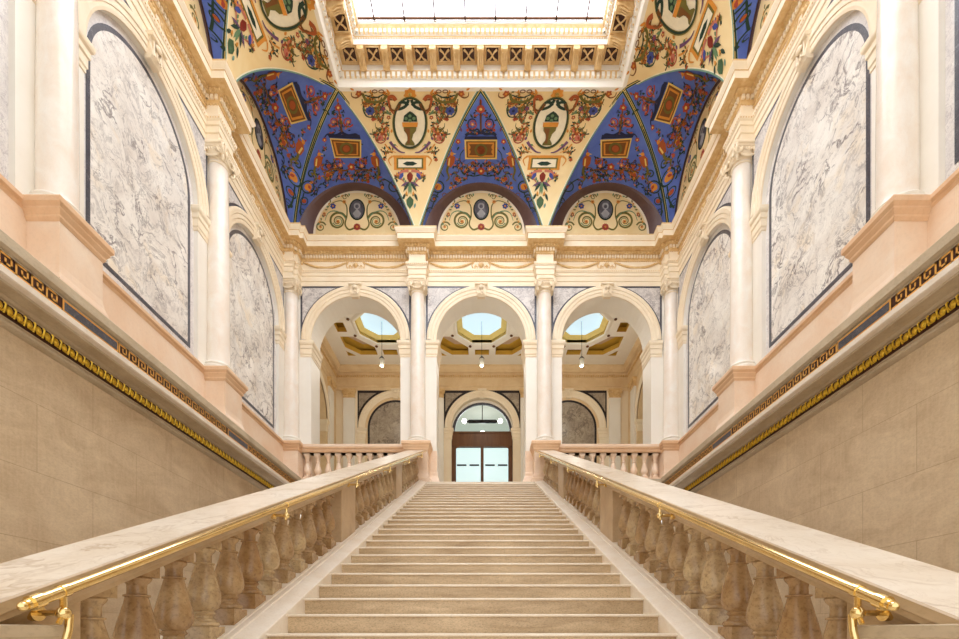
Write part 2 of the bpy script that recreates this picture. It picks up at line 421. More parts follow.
def column_parts(t, ped_extra=0):
    # pedestal
    s = MB()
    s.frustum(0, 0, [(.37,.37,FL-.02),(.37,.37,FL+.10),(.345,.345,FL+.13),(.345,.345,FL+.16),(.315,.315,FL+.24),(.305,.305,FL+.30),(.30,.30,FL+.34),(.30,.30,4.70)])
    ped = s.build('pedestal', 'peach', t)
    s = MB(); s.frustum(0, 0, [(.305,.305,4.70),(.325,.325,4.735),(.325,.325,4.76),(.355,.355,4.81),(.355,.355,4.83),(.385,.385,4.865),(.385,.385,4.92),(.375,.375,4.94)]); s.build('pedestal_cap', 'peach_dark', ped)
    s = MB(); s.frustum(0, 0, [(.29,.29,4.94),(.29,.29,4.99)])
    s.lathe([(.28,4.99),(.295,5.005),(.295,5.03),(.28,5.045),(.25,5.05),(.235,5.065),(.24,5.08),(.25,5.085),(.26,5.1),(.25,5.115),(.225,5.12),(.215,5.15)], seg=32); s.build('base', 'white', t)
    s = MB(); pr = [(.215,5.13),(.208,5.17)]
    for i in range(13):
        f = i/12; pr.append((.205-.032*f**1.6, 5.2+(8.95-5.2)*f))
    pr += [(.185,8.97),(.178,9.0)]
    s.lathe(pr, seg=32); s.build('shaft', 'shaft', t)
    s = MB(); capital(s, 8.97); s.build('capital', 'cream', t)
col0 = thing('column', 'inner ionic marble column on peach pedestal at the left of the stair head', 'column', (-1.7, DC, FL), 0, 'arcade columns at the stair head'); column_parts(col0)
dup(col0, (1.7, DC, FL), 0, 'inner ionic marble column on peach pedestal at the right of the stair head')
dup(col0, (-XC, DC, FL), 0, 'ionic marble column in the far left corner beside the left arch')
dup(col0, (XC, DC, FL), 0, 'ionic marble column in the far right corner beside the right arch')
for y, w in ((COLY[1], 'second column from the arcade, between two marble panels,'), (COLY[2], 'nearest big column, its top out of frame,')):
    for sx, nm in ((-1, 'left'), (1, 'right')):
        dup(col0, (sx*XC, y, FL), -sx*PI/2, f'{w} standing on the {nm} wall ledge', f'columns along the side walls')
# ------------------------------------------------------------ arcade wall
YF = DC+NF; YB = YF+.65
def arch_notch_poly(xs, x0, x1, z0, z1, hw=AI, cz=AZ):
    p = [(x0, z0)]
    for cx in xs: p += [(cx-hw, z0)] + [(cx+hw*math.cos(R(180-180*i/28)), cz+hw*math.sin(R(180-180*i/28))) for i in range(29)] + [(cx+hw, z0)]
    p += [(x1, z0), (x1, z1), (x0, z1)]; return p
s = MB(); s.poly([arch_notch_poly(FB, -5.45, 5.45, FL, 9.33)], YF, YB, 0); tag(s.build('wall_back', 'white'), kind='structure')
def bay_trim(t, depth):      # archivolt, imposts, keystone ; local frame y=+NF is face
    f = NF
    s = MB()
    prof = [(AI-.001, 0), (AI, .03), (AI+.035, .04), (AI+.075, .04), (AI+.08, .055), (AI+.15, .058), (AI+.16, .075), (AI+.225, .08), (AI+.245, .06), (AR, .05), (AR, 0)]
    N = 40
    for k in range(len(prof)-1):
        vs = []; fs = []
        for i in range(N+1):
            a = PI*i/N
            for r, n in (prof[k], prof[k+1]): vs.append((r*math.cos(a), f-n, AZ+r*math.sin(a)))
        for i in range(N): fs.append((2*i, 2*i+1, 2*i+3, 2*i+2))
        s.add(vs, fs, 0, k in (1,))
    s.build('archivolt', 'cream', t)
    for sx in (-1, 1):
        s = MB()
        prof = [(0,7.40),(.015,7.41),(.015,7.46),(.03,7.48),(.03,7.60),(.05,7.62),(.05,7.70),(.075,7.73),(.085,7.76),(.085,7.81),(.07,7.83),(0,7.83)]
        s.sweep(prof, [(1.50, f), (AI, f), (AI, f+depth)])
        if sx < 0: s = s.mirror()
        s.build('impost', 'cream', t)
    if depth > .3:
        for sx in (-1, 1):
            s = MB(); s.sweep([(.0,4.86),(.012,4.85),(.012,4.28),(.03,4.24),(.03,4.18),(.05,4.12),(.09,4.0),(.10,FL)], [(1.50, f), (AI, f), (AI, f+depth)])
            (s if sx > 0 else s.mirror()).build('jamb_dado', 'peach', t)
    s = MB()
    zt = ZA; zb = AZ+AI-.06
    vs = []
    prof = [(zb, .10), (zb+.05, .15), (zb+.11, .15), (zb+.2, .12), (zb+.28, .15), (zt-.05, .20), (zt-.04, .22), (zt, .22)]
    for z, n in prof:
        n = n*.75; h = .10+.06*(z-zb)/(zt-zb)+(.015 if z > zt-.045 else 0); vs += [(-h, f+.02, z), (-h, f-n, z), (h, f-n, z), (h, f+.02, z)]
    for k in range(len(prof)-1):
        for i in range(3): a = 4*k+i; s.add([vs[a], vs[a+1], vs[a+5], vs[a+4]], [(0,1,2,3)])
    s.add(vs[:4], [(0,1,2,3)]); s.add(vs[-4:], [(3,2,1,0)])
    for x in (-.07, 0, .07): s.tube([(x, f-.115, zb+.05), (x, f-.11, zb+.15), (x*1.2, f-.12, zb+.28)], .016, 6)
    s.spiral((-.0, f-.13, zb+.07), (1,0,0), (0,0,1), .05, .01, 1.5, .012)
    s.ball((0, f-.14, zt-.1), .05, 0, 8, 6, (1.4,.6,1))
    s.build('keystone', 'cream', t)
def spandrels(t, mat='marble_small', border='slate', hw=1.50, ins=.05):
    f = NF
    for sx in (-1, 1):
        s = MB()
        s.poly([[(hw, AZ)]+[(hw, ZA), (0, ZA)]+[(x, z) for x, z in arc(0, AZ, AR, 90, 0, 20)]], f-.006, None)
        r2 = AR+ins; z1 = ZA-ins; x1 = hw-.055
        a0 = math.degrees(math.acos(min(.999, x1/r2))); a1 = math.degrees(math.asin(min(.999, (z1-AZ)/r2)))
        s.poly([[(x1, z1)]+arc(0, AZ, r2, a1, a0, 18)], f-.010, None, 1)
        if sx < 0: s = s.mirror()
        s.build('spandrel', [border, mat], t)
PL = {-3.4: 'left', 0: 'middle', 3.4: 'right'}
a0 = thing('arch_surround', 'cream arch surround with scroll keystone framing the left arcade arch', 'arch', (-3.4, DC, FL), 0, 'arcade arches')
bay_trim(a0, .65); spandrels(a0)
for x in (0, 3.4): dup(a0, (x, DC, FL), 0, f'cream arch surround with scroll keystone framing the {PL[x]} arcade arch')
# side walls
def side(sx, y): return (sx*XC, y, FL), -sx*PI/2
XF = XC+NF; REC = .08
for sx, nm in ((-1, 'left'), (1, 'right')):
    s = MB(); outer = [(YE, 3.9), (YF+.02, 3.9), (YF+.02, 9.33), (YE, 9.33)]
    holes = [[(c-AI, 4.93)]+[(c+AI*math.cos(R(180-180*i/28)), AZ+AI*math.sin(R(180-180*i/28))) for i in range(29)]+[(c+AI, 4.93)] for c in SB]
    s.poly([outer]+holes, sx*XF, sx*(XF+REC), 0, axis='x')
    s.box(min(sx*(XF+REC), sx*(XF+.3)), max(sx*(XF+REC), sx*(XF+.3)), YE, YF, 3.9, 10.5, 0)
    # dado facing
    s.box(min(sx*XF, sx*(XF-.05)), max(sx*XF, sx*(XF-.05)), YE, YF-.01, 3.85, 4.84, 1)
    tag(s.build(f'wall_{nm}', ['white', 'peach']), kind='structure')
    s = MB(); pr = [(.05,4.80),(.065,4.83),(.065,4.85),(.10,4.87),(.10,4.92),(.085,4.935),(-.02,4.94)]
    s.sweep(pr, [(sx*XF, y) for y in ((YE, YF) if sx > 0 else (YF, YE))])
    tag(s.build(f'trim_{1 if sx<0 else 2}', 'peach_dark'), kind='structure')
    s = MB(); xw = 5.02*sx; s.box(min(xw, xw+sx*.3), max(xw, xw+sx*.3), YE, 12.3, -E, 3.3)
    tag(s.build(f'wall_{nm}', 'wall'), kind='structure')
WH = {10.68: 'nearest the arcade', 7.32: 'between the two tall columns', 4.0: 'cut by the frame edge'}
p0 = None; sa0 = None
for sx, nm in ((-1, 'left'), (1, 'right')):
    for c in SB:
        loc, rz = side(sx, c)
        lab = f'arched grey-veined marble panel on {nm} wall, {WH[c]}'
        lab2 = f'cream blind arch surround on {nm} wall, {WH[c]}'
        if p0 is None:
            p0 = thing('marble_panel', lab, 'wall panel', loc, rz, 'side wall marble panels'); fy = NF+REC
            def shape(i, zb): return [(-i, zb), (i, zb)]+arc(0, AZ, i, 0, 180, 32)
            q = MB(); q.poly([shape(AI+.005, 4.93)], fy-.004, None); q.build('margin', 'margin', p0)
            q = MB(); q.poly([shape(1.10, 5.16), list(reversed(shape(1.035, 5.225)))], fy-.012, fy-.003); q.build('border', 'slate', p0)
            q = MB(); q.poly([shape(1.036, 5.224)], fy-.009, None); q.build('slab', 'marble', p0)
            sa0 = thing('arch_surround', lab2, 'arch', loc, rz, 'side wall arches'); bay_trim(sa0, REC); spandrels(sa0)
        else: dup(p0, loc, rz, lab); dup(sa0, loc, rz, lab2)
# ------------------------------------------------------------ entablature
bh = .21; bp = .12
def P_side(sx):   # travelling: returns jogs for the side wall, y ascending
    pts = [(sx*XF, YE)]
    for y in reversed(COLY[1:]): pts += [(sx*XF, y-bh), (sx*(XC-bp), y-bh), (sx*(XC-bp), y+bh), (sx*XF, y+bh)]
    pts += [(sx*XF, DC-bh), (sx*(XC-bp), DC-bh), (sx*(XC-bp), DC-bp)]
    return pts
fr = [(XC-bh, DC-bp), (XC-bh, YF)]
for x in (1.7, -1.7): fr += [(x+bh, YF), (x+bh, DC-bp), (x-bh, DC-bp), (x-bh, YF)]
fr += [(-XC+bh, YF), (-XC+bh, DC-bp)]
pr_ = P_side(1); pl_ = list(reversed(P_side(-1)))
PATH = pr_+fr+pl_
nr = len(pr_); nf = len(fr)
SEG = {'right': range(0, nr), 'back': range(nr, nr+nf-1), 'left': range(nr+nf-1, len(PATH)-1)}
def OUT(p): return [(q+.012, z) for q, z in p]
ARC = [(-.02,9.32),(0,9.32),(0,9.435),(.02,9.445),(.02,9.565),(.04,9.575),(.04,9.64),(.06,9.66),(.075,9.70),(.075,9.735),(.0,9.75)]
FRI = [(0,9.745),(0,10.0)]
BED = [(0,9.985),(.02,9.99),(.025,10.02),(.045,10.03),(.045,10.115),(.09,10.125),(.11,10.15),(.12,10.19)]
COR = [(.10,10.185),(.285,10.19),(.285,10.325),(.30,10.33),(.305,10.345),(.325,10.37),(.35,10.41),(.355,10.43),(.355,10.46),(-.15,10.46)]
def along(seg, n_off, step, fn, inset=.0):
    P = [Vector(p) for p in PATH]
    for i in seg:
        a, bb = P[i], P[i+1]; d = bb-a; L = d.length
        if L < .05: continue
        d.normalize(); nn = Vector((-d.y, d.x))
        # start/end adjust by miter
        def adj(k, end):
            if k <= 0 or k >= len(P)-1: return 0
            u = (P[k]-P[k-1]).normalized(); v = (P[k+1]-P[k]).normalized(); cr = u.x*v.y-u.y*v.x
            return n_off*cr
        s0 = adj(i, 0); s1 = L-adj(i+1, 1)
        if s1-s0 < step*.6: continue
        m = max(1, round((s1-s0)/step)); st_ = (s1-s0)/m
        for k in range(m):
            c = a+d*(s0+st_*(k+.5))+nn*n_off; fn(c, d, nn, st_)
def obox(s, c, d, nn, hw, dep, z0, z1, mat=0):
    p = [c-d*hw, c+d*hw, c+d*hw+nn*dep, c-d*hw+nn*dep]
    s.add([(q.x, q.y, z0) for q in p]+[(q.x, q.y, z1) for q in p], [(0,3,2,1),(4,5,6,7),(0,1,5,4),(1,2,6,5),(2,3,7,6),(3,0,4,7)], mat)
def swag(s, u0, u1, z, f):
    N = 18; pts = []; tp = []
    for i in range(N+1):
        k = i/N; pts.append((u0+(u1-u0)*k, f-.03-.01*math.sin(PI*k), z-.16*math.sin(PI*k))); tp.append(.5+.7*math.sin(PI*k)+.12*(i % 2))
    s.tube(pts, .026, 6, taper=tp)
    s.tube([(p[0], p[1]+.012, p[2]-.0+.035*math.sin(PI*i/N)) for i, p in enumerate(pts)], .012, 5)
    for i in range(2, N-1, 2): s.ball((pts[i][0], pts[i][1]-.01, pts[i][2]), .024, 0, 6, 4)
gar = None
for wn, seg in SEG.items():
    nm = {'back': 'above the three arcade arches', 'left': 'along the left wall', 'right': 'along the right wall'}[wn]
    e = thing('entablature', f'cream and gold entablature with dentils and projecting cornice {nm}', 'cornice', (0, 0, ZA), 0, 'hall entablatures')
    s = MB(); s.sweep(OUT(ARC), PATH, only=seg); s.build('architrave', 'cream', e)
    s = MB(); s.sweep(OUT(FRI), PATH, only=seg); s.build('frieze', 'cream', e)
    s = MB(); s.sweep([(q*.95, z) for q, z in COR], PATH, only=seg, mats=[1,0,1,0,0,0,0,1,0]); s.build('cornice', ['cream', 'gilt_cream'], e)
    s = MB(); s.sweep(OUT(BED), PATH, only=seg, mat=0)
    along(seg, .045, .075, lambda c, d, nn, w: obox(s, c, d, nn, w*.3, .045, 10.035, 10.11, 1))
    along(seg, .12, .085, lambda c, d, nn, w: s.ball((c.x, c.y, 10.155), .03, 0, 6, 4, (1,1,1.1)))
    along_s = MB()
    along(seg, .02, .06, lambda c, d, nn, w: along_s.ball((c.x, c.y, 9.985), .018, 0, 5, 3))
    along(seg, .075, .05, lambda c, d, nn, w: along_s.ball((c.x, c.y, 9.685), .016, 0, 5, 3))
    along_s.m = [0]*len(along_s.m); s.merge(along_s); s.build('dentil_course', ['gilt_cream', 'cream'], e)
for wn, places in (('back', [((x, DC, ZA), 0, f'pair of stucco garlands with centre rosette on the frieze over the {PL[x]} arch') for x in FB]),
                   ('left', [((-XC, c, ZA), PI/2, f'stucco frieze garlands on left wall above the panel {WH[c]}') for c in SB]),
                   ('right', [((XC, c, ZA), -PI/2, f'stucco frieze garlands on right wall above the panel {WH[c]}') for c in SB])):
    for loc, rz, lab in places:
        if gar is None:
            s = MB(); swag(s, -1.42, -.22, 9.95, NF); swag(s, .22, 1.42, 9.95, NF)
            for a in range(7): s.tube([(0, NF-.03, 9.86), (.09*math.cos(R(30*a)), NF-.03, 9.86+.1*math.sin(R(30*a)))], .02, 5, taper=[1,.4])
            s.ball((0, NF-.04, 9.86), .05, 0, 8, 5); 
            for q in (-1, 1):
                s.spiral((q*.13, NF-.02, 9.82), (q,0,0), (0,0,1), .06, .015, 1.4, .014, 0, 5, PI/2, -1)
                s.tube([(q*.2, NF-.02, 9.96), (q*.25, NF-.02, 9.88), (q*.22, NF-.02, 9.8)], .016, 5)
                s.ball((q*1.45, NF-.02, 9.93), .04, 0, 6, 4)
            t = thing('garland_relief', lab, 'garland', loc, rz, 'frieze garlands'); s.build('garland', 'gilt_cream', t); gar = t
        else: dup(gar, loc, rz, lab)
# ------------------------------------------------------------ ledges with key band and gold egg moulding
LX = 4.635
for sx, nm in ((-1, 'left'), (1, 'right')):
    t = thing('ledge_cornice', f'stone ledge with gold key band and gilded egg moulding along the {nm} wall', 'ledge', (sx*5.02, 0, 3.2))
    def XX(x): return sx*(x-5.02)
    s = MB()
    prof = [(5.25,3.93),(4.66,3.93),(LX,3.905),(LX,3.80),(LX+.03,3.775),(4.69,3.77),(4.69,3.755)]
    prof2 = [(4.69,3.60),(4.66,3.595),(4.645,3.58),(4.645,3.52),(4.66,3.505),(4.70,3.49),(4.71,3.47),(4.78,3.455),(4.84,3.44),(4.87,3.42),(4.90,3.415),(4.90,3.405)]
    prof3 = [(4.935,3.29),(4.935,3.275),(4.96,3.265),(4.96,3.235),(4.99,3.215),(5.03,3.20)]
    for pf, mt in ((prof, 0), (prof2, None), (prof3, 0)):
        for k in range(len(pf)-1):
            (xa, za), (xb, zb) = pf[k], pf[k+1]
            mm = 0 if mt == 0 else (1 if k < 5 else 0)
            s.add([(XX(xa), YE, za), (XX(xb), YE, zb), (XX(xb), 11.9-(xb-LX)*0, zb), (XX(xa), 11.9, za)], [(0,1,2,3)], mm)
    s.add([(XX(4.69), YE, 3.755),(XX(4.69), YE, 3.60),(XX(4.69), 11.9, 3.60),(XX(4.69), 11.9, 3.755)], [(0,1,2,3)], 0)
    s.build('moulding', ['ledge', 'curb'], t)
    # key band
    s = MB(); x0 = XX(4.688); x1 = XX(4.684)
    s.add([(x0, YE, 3.755),(x0, 11.88, 3.755),(x0, 11.88, 3.60),(x0, YE, 3.60)], [(0,1,2,3)], 0)
    def bar(ya, yb, za, zb, m=1, xx=None): s.add([(xx or x1, ya, za),(xx or x1, yb, za),(xx or x1, yb, zb),(xx or x1, ya, zb)], [(0,1,2,3)], m)
    def key(y0, y1):
        n = max(1, round((y1-y0)/.165)); u = (y1-y0)/n; h = .118; zb = 3.62; w = .021
        for k in range(n):
            a = y0+k*u
            q = u/7.0
            # meander made of strokes (in units 0..7 across, 0..6 high)
            def P(i, j): return (a+q*i, zb+h*j/6.0)
            path = [(0,0),(0,6),(5,6),(5,2),(3,2),(3,4)] ; path2 = [(5.0,6),(7,6)]
            lines = [((0,0),(0,6)),((0,6),(5.0,6)),((5.0,6),(5.0,2.0)),((5.0,2.0),(2.5,2.0)),((2.5,2.0),(2.5,4.0)),((0,0),(7,0))]
            for (i0,j0),(i1,j1) in lines:
                p, r = P(i0,j0), P(i1,j1); bar(min(p[0],r[0])-w/2, max(p[0],r[0])+w/2, min(p[1],r[1])-w/2, max(p[1],r[1])+w/2)
    segs = [(YE, 1.95), (2.7, 5.20), (5.99, 8.55), (9.28, 11.85)]
    for a_, b_ in segs: key(a_+.02, b_-.02)
    s.build('key_band', ['key_ground', 'key_gold'], t)
    for a_, b_ in ((1.95, 2.7), (5.20, 5.99), (8.55, 9.28)):
        s = MB(); bar(a_, b_, 3.605, 3.75, 0, XX(4.682)); bar(a_+.02, b_-.02, 3.628, 3.727, 1, XX(4.678)); s.build('slate_inset', ['key_gold', 'slate'], t)
    # gold egg moulding
    s = MB(); y = YE+.05
    s.add([(XX(4.90), YE, 3.41),(XX(4.935), YE, 3.28),(XX(4.935), 11.9, 3.28),(XX(4.90), 11.9, 3.41)], [(0,1,2,3)], 1)
    while y < 11.85:
        s.ball((XX(4.905), y, 3.35), .034, 0, 8, 6, (.6,1,1.35))
        s.tube([(XX(4.89), y+.036, 3.40), (XX(4.885), y+.05, 3.385), (XX(4.89), y+.045, 3.34), (XX(4.91), y+.05, 3.30)], .010, 5, 0)
        s.tube([(XX(4.892), y-.045, 3.345), (XX(4.9), y-.02, 3.302), (XX(4.9), y+.02, 3.302), (XX(4.892), y+.045, 3.345)], .007, 4, 0)
        y += .105
    s.build('egg_moulding', ['gold', 'key_ground'], t)
# landing edge
for sx, nm in ((-1, 'left'), (1, 'right')):
    s = MB(); x0, x1 = sorted((sx*1.96, sx*LX)); s.box(x0, sx*5.3 if sx > 0 else x1, 11.86, 12.9, 3.6, 3.90) if sx > 0 else s.box(-5.3, x1, 11.86, 12.9, 3.6, 3.90)
    s.box(x0, x1, 11.98, 12.2, -E, 3.6)
    tag(s.build(f'trim_{3 if sx<0 else 4}', 'ledge'), kind='structure')
# landing balustrades
def lb_mb():
    s = MB(); s.frustum(0, 0, [(.075,.075,4.04),(.075,.075,4.10)])
    s.lathe([(rr*1.12, zz) for rr, zz in [(.07,4.10),(.078,4.115),(.07,4.13),(.05,4.14),(.045,4.16),(.055,4.18),(.075,4.22),(.082,4.26),(.075,4.31),(.058,4.37),(.042,4.43),(.036,4.48),(.048,4.485),(.048,4.50),(.036,4.51),(.036,4.56),(.05,4.60),(.072,4.64),(.074,4.66)]], seg=18)
    s.frustum(0, 0, [(.078,.078,4.66),(.078,.078,4.72)]); return s
lb0 = None
for sx, nm in ((-1, 'left'), (1, 'right')):
    t = thing('landing_balustrade', f'short level balustrade between column pedestals under the {nm} arch', 'balustrade', (sx*3.4, DC, FL), 0, 'landing balustrades')
    s = MB(); L = 1.40
    s.sweep([(-.11,4.72),(.11,4.72),(.13,4.75),(.14,4.80),(.16,4.82),(.17,4.86),(.17,4.92),(.155,4.935),(-.11,4.94)], [(L, 0), (-L, 0)], mats=[0,0,0,0,0,1,1,1])
    s.sweep([(-.11,4.72),(.11,4.72),(.17,4.86),(.17,4.92),(.155,4.935),(-.11,4.94)], [(-L, 0), (L, 0)]); s.build('rail', ['peach_dark', 'peach'], t)
    s = MB(); s.box(-L, L, -.14, .14, FL+.03, 4.05); s.build('plinth', 'peach', t)
    for k in range(10):
        if lb0 is None: o = lb_mb().build('baluster', 'peach', t); lb0 = o
        else: o = lb0.copy(); C.objects.link(o); o.parent = t
        o.location = (-1.26+.28*k, 0, 0)
# ------------------------------------------------------------ vault surfaces (bay-local frame: y = -n)
NB = .20; NR = 1.66; ZR = 1.92; ZT = ZC+ZR
def cov(ph): return NB+NR*(1-math.cos(R(ph))), ZC+ZR*math.sin(R(ph))
def wfun(ph): return 1.66*(1-(ph/90)**1.25)
def bound(t, corner):      # t 0..180
    ph = t if t <= 90 else 180-t; n, z = cov(ph)
    if t <= 90: x = wfun(ph)+(.14*(ph/90)**3 if corner else 0)
    else: x = (-1.52+NR*(1-math.cos(R(ph)))) if corner else -wfun(ph)
    return Vector((x, -n, z))
def lun(t): return Vector((1.56*math.cos(R(t)), 0, ZC+1.56*math.sin(R(t))))
def severy(corner):
    NTT = 72; rows = []
    dist = [0, .035, .055, .10, .115]; nb = 8
    vs = []; fs = []; ms = []
    for i in range(NTT+1):
        t = 180*i/NTT; A = lun(t); B = bound(t, corner); L = (B-A).length
        ks = [B.lerp(A, min(.8, d/L)) for d in dist]
        b0 = ks[-1]
        for j in range(1, nb+1): ks.append(b0.lerp(A, j/nb))
        rows.append(ks)
    m = len(rows[0])
    for r in rows: vs += r
    mat = [0,1,0,2]+[3]*nb
    for i in range(NTT):
        for k in range(m-1):
            fs.append((i*m+k, i*m+k+1, (i+1)*m+k+1, (i+1)*m+k)); ms.append(mat[k])
    s = MB(); s.v = [tuple(v) for v in vs]; s.f = fs; s.m = ms; s.sm = [True]*len(fs); return s
def pendentive():
    # column-local; band between two severies
    s = MB(); rows = 36; cols = 10; vs = []; fs = []
    for i in range(rows+1):
        ph = 90*i/rows; n, z = cov(ph); h = 1.70-wfun(ph)
        if i == 0: h = .045
        for k in range(cols+1): vs.append((-h+2*h*k/cols, -n, z))
    for i in range(rows):
        for k in range(cols): fs.append((i*(cols+1)+k, i*(cols+1)+k+1, (i+1)*(cols+1)+k+1, (i+1)*(cols+1)+k))
    s.add(vs, fs, 0, True)
    return s
class Deco:
    def __init__(s): s.p = []   # (poly pts, mat, layer)
    def poly(s, pts, mat, layer=1): s.p.append((pts, mat, layer))
    def stroke(s, pts, w, mat, layer=1, taper=False):
        P = []
        n = len(pts)
        if n > 2:
            for i in range(n-1):
                p0 = pts[max(i-1,0)]; p1 = pts[i]; p2 = pts[i+1]; p3 = pts[min(i+2,n-1)]
                for k in range(5):
                    t = k/5
                    P.append(tuple(.5*((2*p1[a])+(-p0[a]+p2[a])*t+(2*p0[a]-5*p1[a]+4*p2[a]-p3[a])*t*t+(-p0[a]+3*p1[a]-3*p2[a]+p3[a])*t**3) for a in (0,1)))
            P.append(pts[-1])
        else: P = list(pts)
        m = len(P); Lf = []; Rt = []
        for i in range(m):
            a = P[max(i-1,0)]; b = P[min(i+1,m-1)]; dx = b[0]-a[0]; dy = b[1]-a[1]; l = math.hypot(dx,dy) or 1
            ww = w/2*((1-.75*i/m) if taper else 1); Lf.append((P[i][0]-dy/l*ww, P[i][1]+dx/l*ww)); Rt.append((P[i][0]+dy/l*ww, P[i][1]-dx/l*ww))
        for i in range(m-1): s.p.append(([Lf[i], Lf[i+1], Rt[i+1], Rt[i]], mat, layer))
    def spiral(s, cx, cy, r, w, mat, turns=1.5, a0=0, sg=1, layer=1):
        N = int(turns*9); s.stroke([(cx+r*(1-.8*i/N)*math.cos(R(a0)+sg*2*PI*turns*i/N), cy+r*(1-.8*i/N)*math.sin(R(a0)+sg*2*PI*turns*i/N)) for i in range(N+1)], w, mat, layer, True)
    def disc(s, cx, cy, rx, mat, layer=2, ry=None, n=12):
        ry = ry or rx; s.p.append(([(cx+rx*math.cos(2*PI*i/n), cy+ry*math.sin(2*PI*i/n)) for i in range(n)], mat, layer))
    def ring(s, cx, cy, rx, ry, w, mat, layer=2, n=28):
        for i in range(n):
            a = 2*PI*i/n; b = 2*PI*(i+1)/n
            s.p.append(([(cx+rx*math.cos(a), cy+ry*math.sin(a)), (cx+rx*math.cos(b), cy+ry*math.sin(b)), (cx+(rx-w)*math.cos(b), cy+(ry-w)*math.sin(b)), (cx+(rx-w)*math.cos(a), cy+(ry-w)*math.sin(a))], mat, layer))
    def leaf(s, x, y, ang, L, w, mat, layer=2):
        c, d = math.cos(R(ang)), math.sin(R(ang))
        s.p.append(([(x+c*u*L-d*v*w, y+d*u*L+c*v*w) for u, v in ((0,0),(.3,.45),(.65,.4),(1,0),(.65,-.4),(.3,-.45))], mat, layer))
    def flower(s, x, y, r, mat, mid, n=6, layer=2):
        for i in range(n): s.leaf(x, y, 360*i/n+15, r, r*.9, mat, layer)
        s.disc(x, y, r*.32, mid, layer+1, n=8)
    def rose(s, x, y, r, ringm, body, layer=1):
        s.ring(x, y, r, r, r*.2, ringm, layer, 16); s.disc(x, y, r*.55, body, layer+1, n=9); s.leaf(x, y-r*.3, 60, r*.8, r*.4, 'red', layer+2)
    def bird(s, x, y, h, d, body='rust'):    # d = facing direction, h size ; tail down
        s.poly([(x-d*.05*h, y), (x+d*.14*h, y+.10*h), (x+d*.10*h, y+.35*h), (x-d*.05*h, y+.55*h), (x-d*.22*h, y+.42*h), (x-d*.2*h, y+.15*h)], body, 3)
        s.disc(x, y-.03*h, .08*h, 'orange', 4, n=8); s.leaf(x+d*.05*h, y-.03*h, 0 if d > 0 else 180, .12*h, .05*h, 'yellow', 4)
        s.stroke([(x-d*.08*h, y+.35*h), (x-d*.2*h, y+.65*h), (x-d*.12*h, y+.95*h), (x-d*.25*h, y+1.1*h)], .12*h, 'olive', 2, True)
        s.stroke([(x-d*.1*h, y+.15*h), (x-d*.14*h, y+.45*h)], .06*h, 'yellow', 4); s.leaf(x-d*.02*h, y-.1*h, -90, .13*h, .05*h, 'red', 4)
    def sym(s, cx):
        o = list(s.p); s.p += [([(2*cx-x, y) for x, y in pts], m, l) for pts, m, l in o]
    def project(s, ray, tree, base=.004, step=.0035):
        mats = []; mb = MB()
        Q = []
        for pts, mat, layer in s.p:
            n = len(pts); me_ = max(math.dist(pts[i], pts[i-1]) for i in range(n))
            if me_ <= 3.2 and n <= 12: Q.append((pts, mat, layer)); continue
            g = (sum(p[0] for p in pts)/n, sum(p[1] for p in pts)/n)
            st_ = [[g, pts[i-1], pts[i]] for i in range(n)]
            while st_:
                tr = st_.pop(); es = [math.dist(tr[k], tr[(k+1) % 3]) for k in range(3)]; k = es.index(max(es))
                if es[k] > 3.6:
                    p, q, o_ = tr[k], tr[(k+1) % 3], tr[(k+2) % 3]; m_ = ((p[0]+q[0])/2, (p[1]+q[1])/2); st_ += [[p, m_, o_], [m_, q, o_]]
                else: Q.append((tr, mat, layer))
        for pts, mat, layer in Q:
            if mat not in mats: mats.append(mat)
            vs = []; ok = True
            for x, y in pts:
                o, d = ray(x, y); d = d.normalized(); h = tree.ray_cast(o, d)
                if h[0] is None: ok = False; break
                nrm = h[1] if h[1].dot(d) < 0 else -h[1]
                vs.append(h[0]+nrm*(base+layer*step))
            if ok: mb.add(vs, [tuple(range(len(vs)))], mats.index(mat))
        return mb, ['p_'+m if 'p_'+m in M else m for m in mats]
def fill(D, rn, n, box, inside, cols, vine, s=1.0):
    k = 0
    while k < n:
        x = rn.uniform(box[0], box[1]); y = rn.uniform(box[2], box[3])
        if not inside(x, y): continue
        k += 1; a = rn.uniform(0, 360); L = rn.uniform(16, 30)*s; cv = rn.choice((-1, 1))*rn.uniform(.6, 1.3)
        pts = [(x, y)]
        for j in range(4):
            a += cv*38; q = pts[-1]; pts.append((q[0]+L*.4*math.cos(R(a)), q[1]+L*.4*math.sin(R(a))))
        if not all(inside(*p) for p in pts): continue
        D.stroke(pts, 4.5*s, rn.choice(vine), 0, True); 
        for j in (1, 2, 3): D.leaf(pts[j][0], pts[j][1], a+rn.uniform(-160, -20), 11*s, 6.5*s, rn.choice(cols), 1)
        if rn.random() < .28: D.flower(pts[0][0], pts[0][1], 7*s, rn.choice(['red','rust','brown','orange']), 'rust', 5, 1)
def tree_of(mb): return BVHTree.FromPolygons([Vector(v) for v in mb.v], mb.f)
CX = 484.3; CY = 630.0; F = 460.0
def cam_ray(ox):       # ray in bay-local frame of a front bay centred at world x=ox
    def fn(px, py): return Vector((.085-ox, -DC, 0)), Vector(((px-CX)/F, 1, (CY-py)/F))
    return fn
def central_ray(px, py): return Vector((0, -DC, 0)), Vector((px/F, 1, (CY-py)/F))   # px relative to bay axis
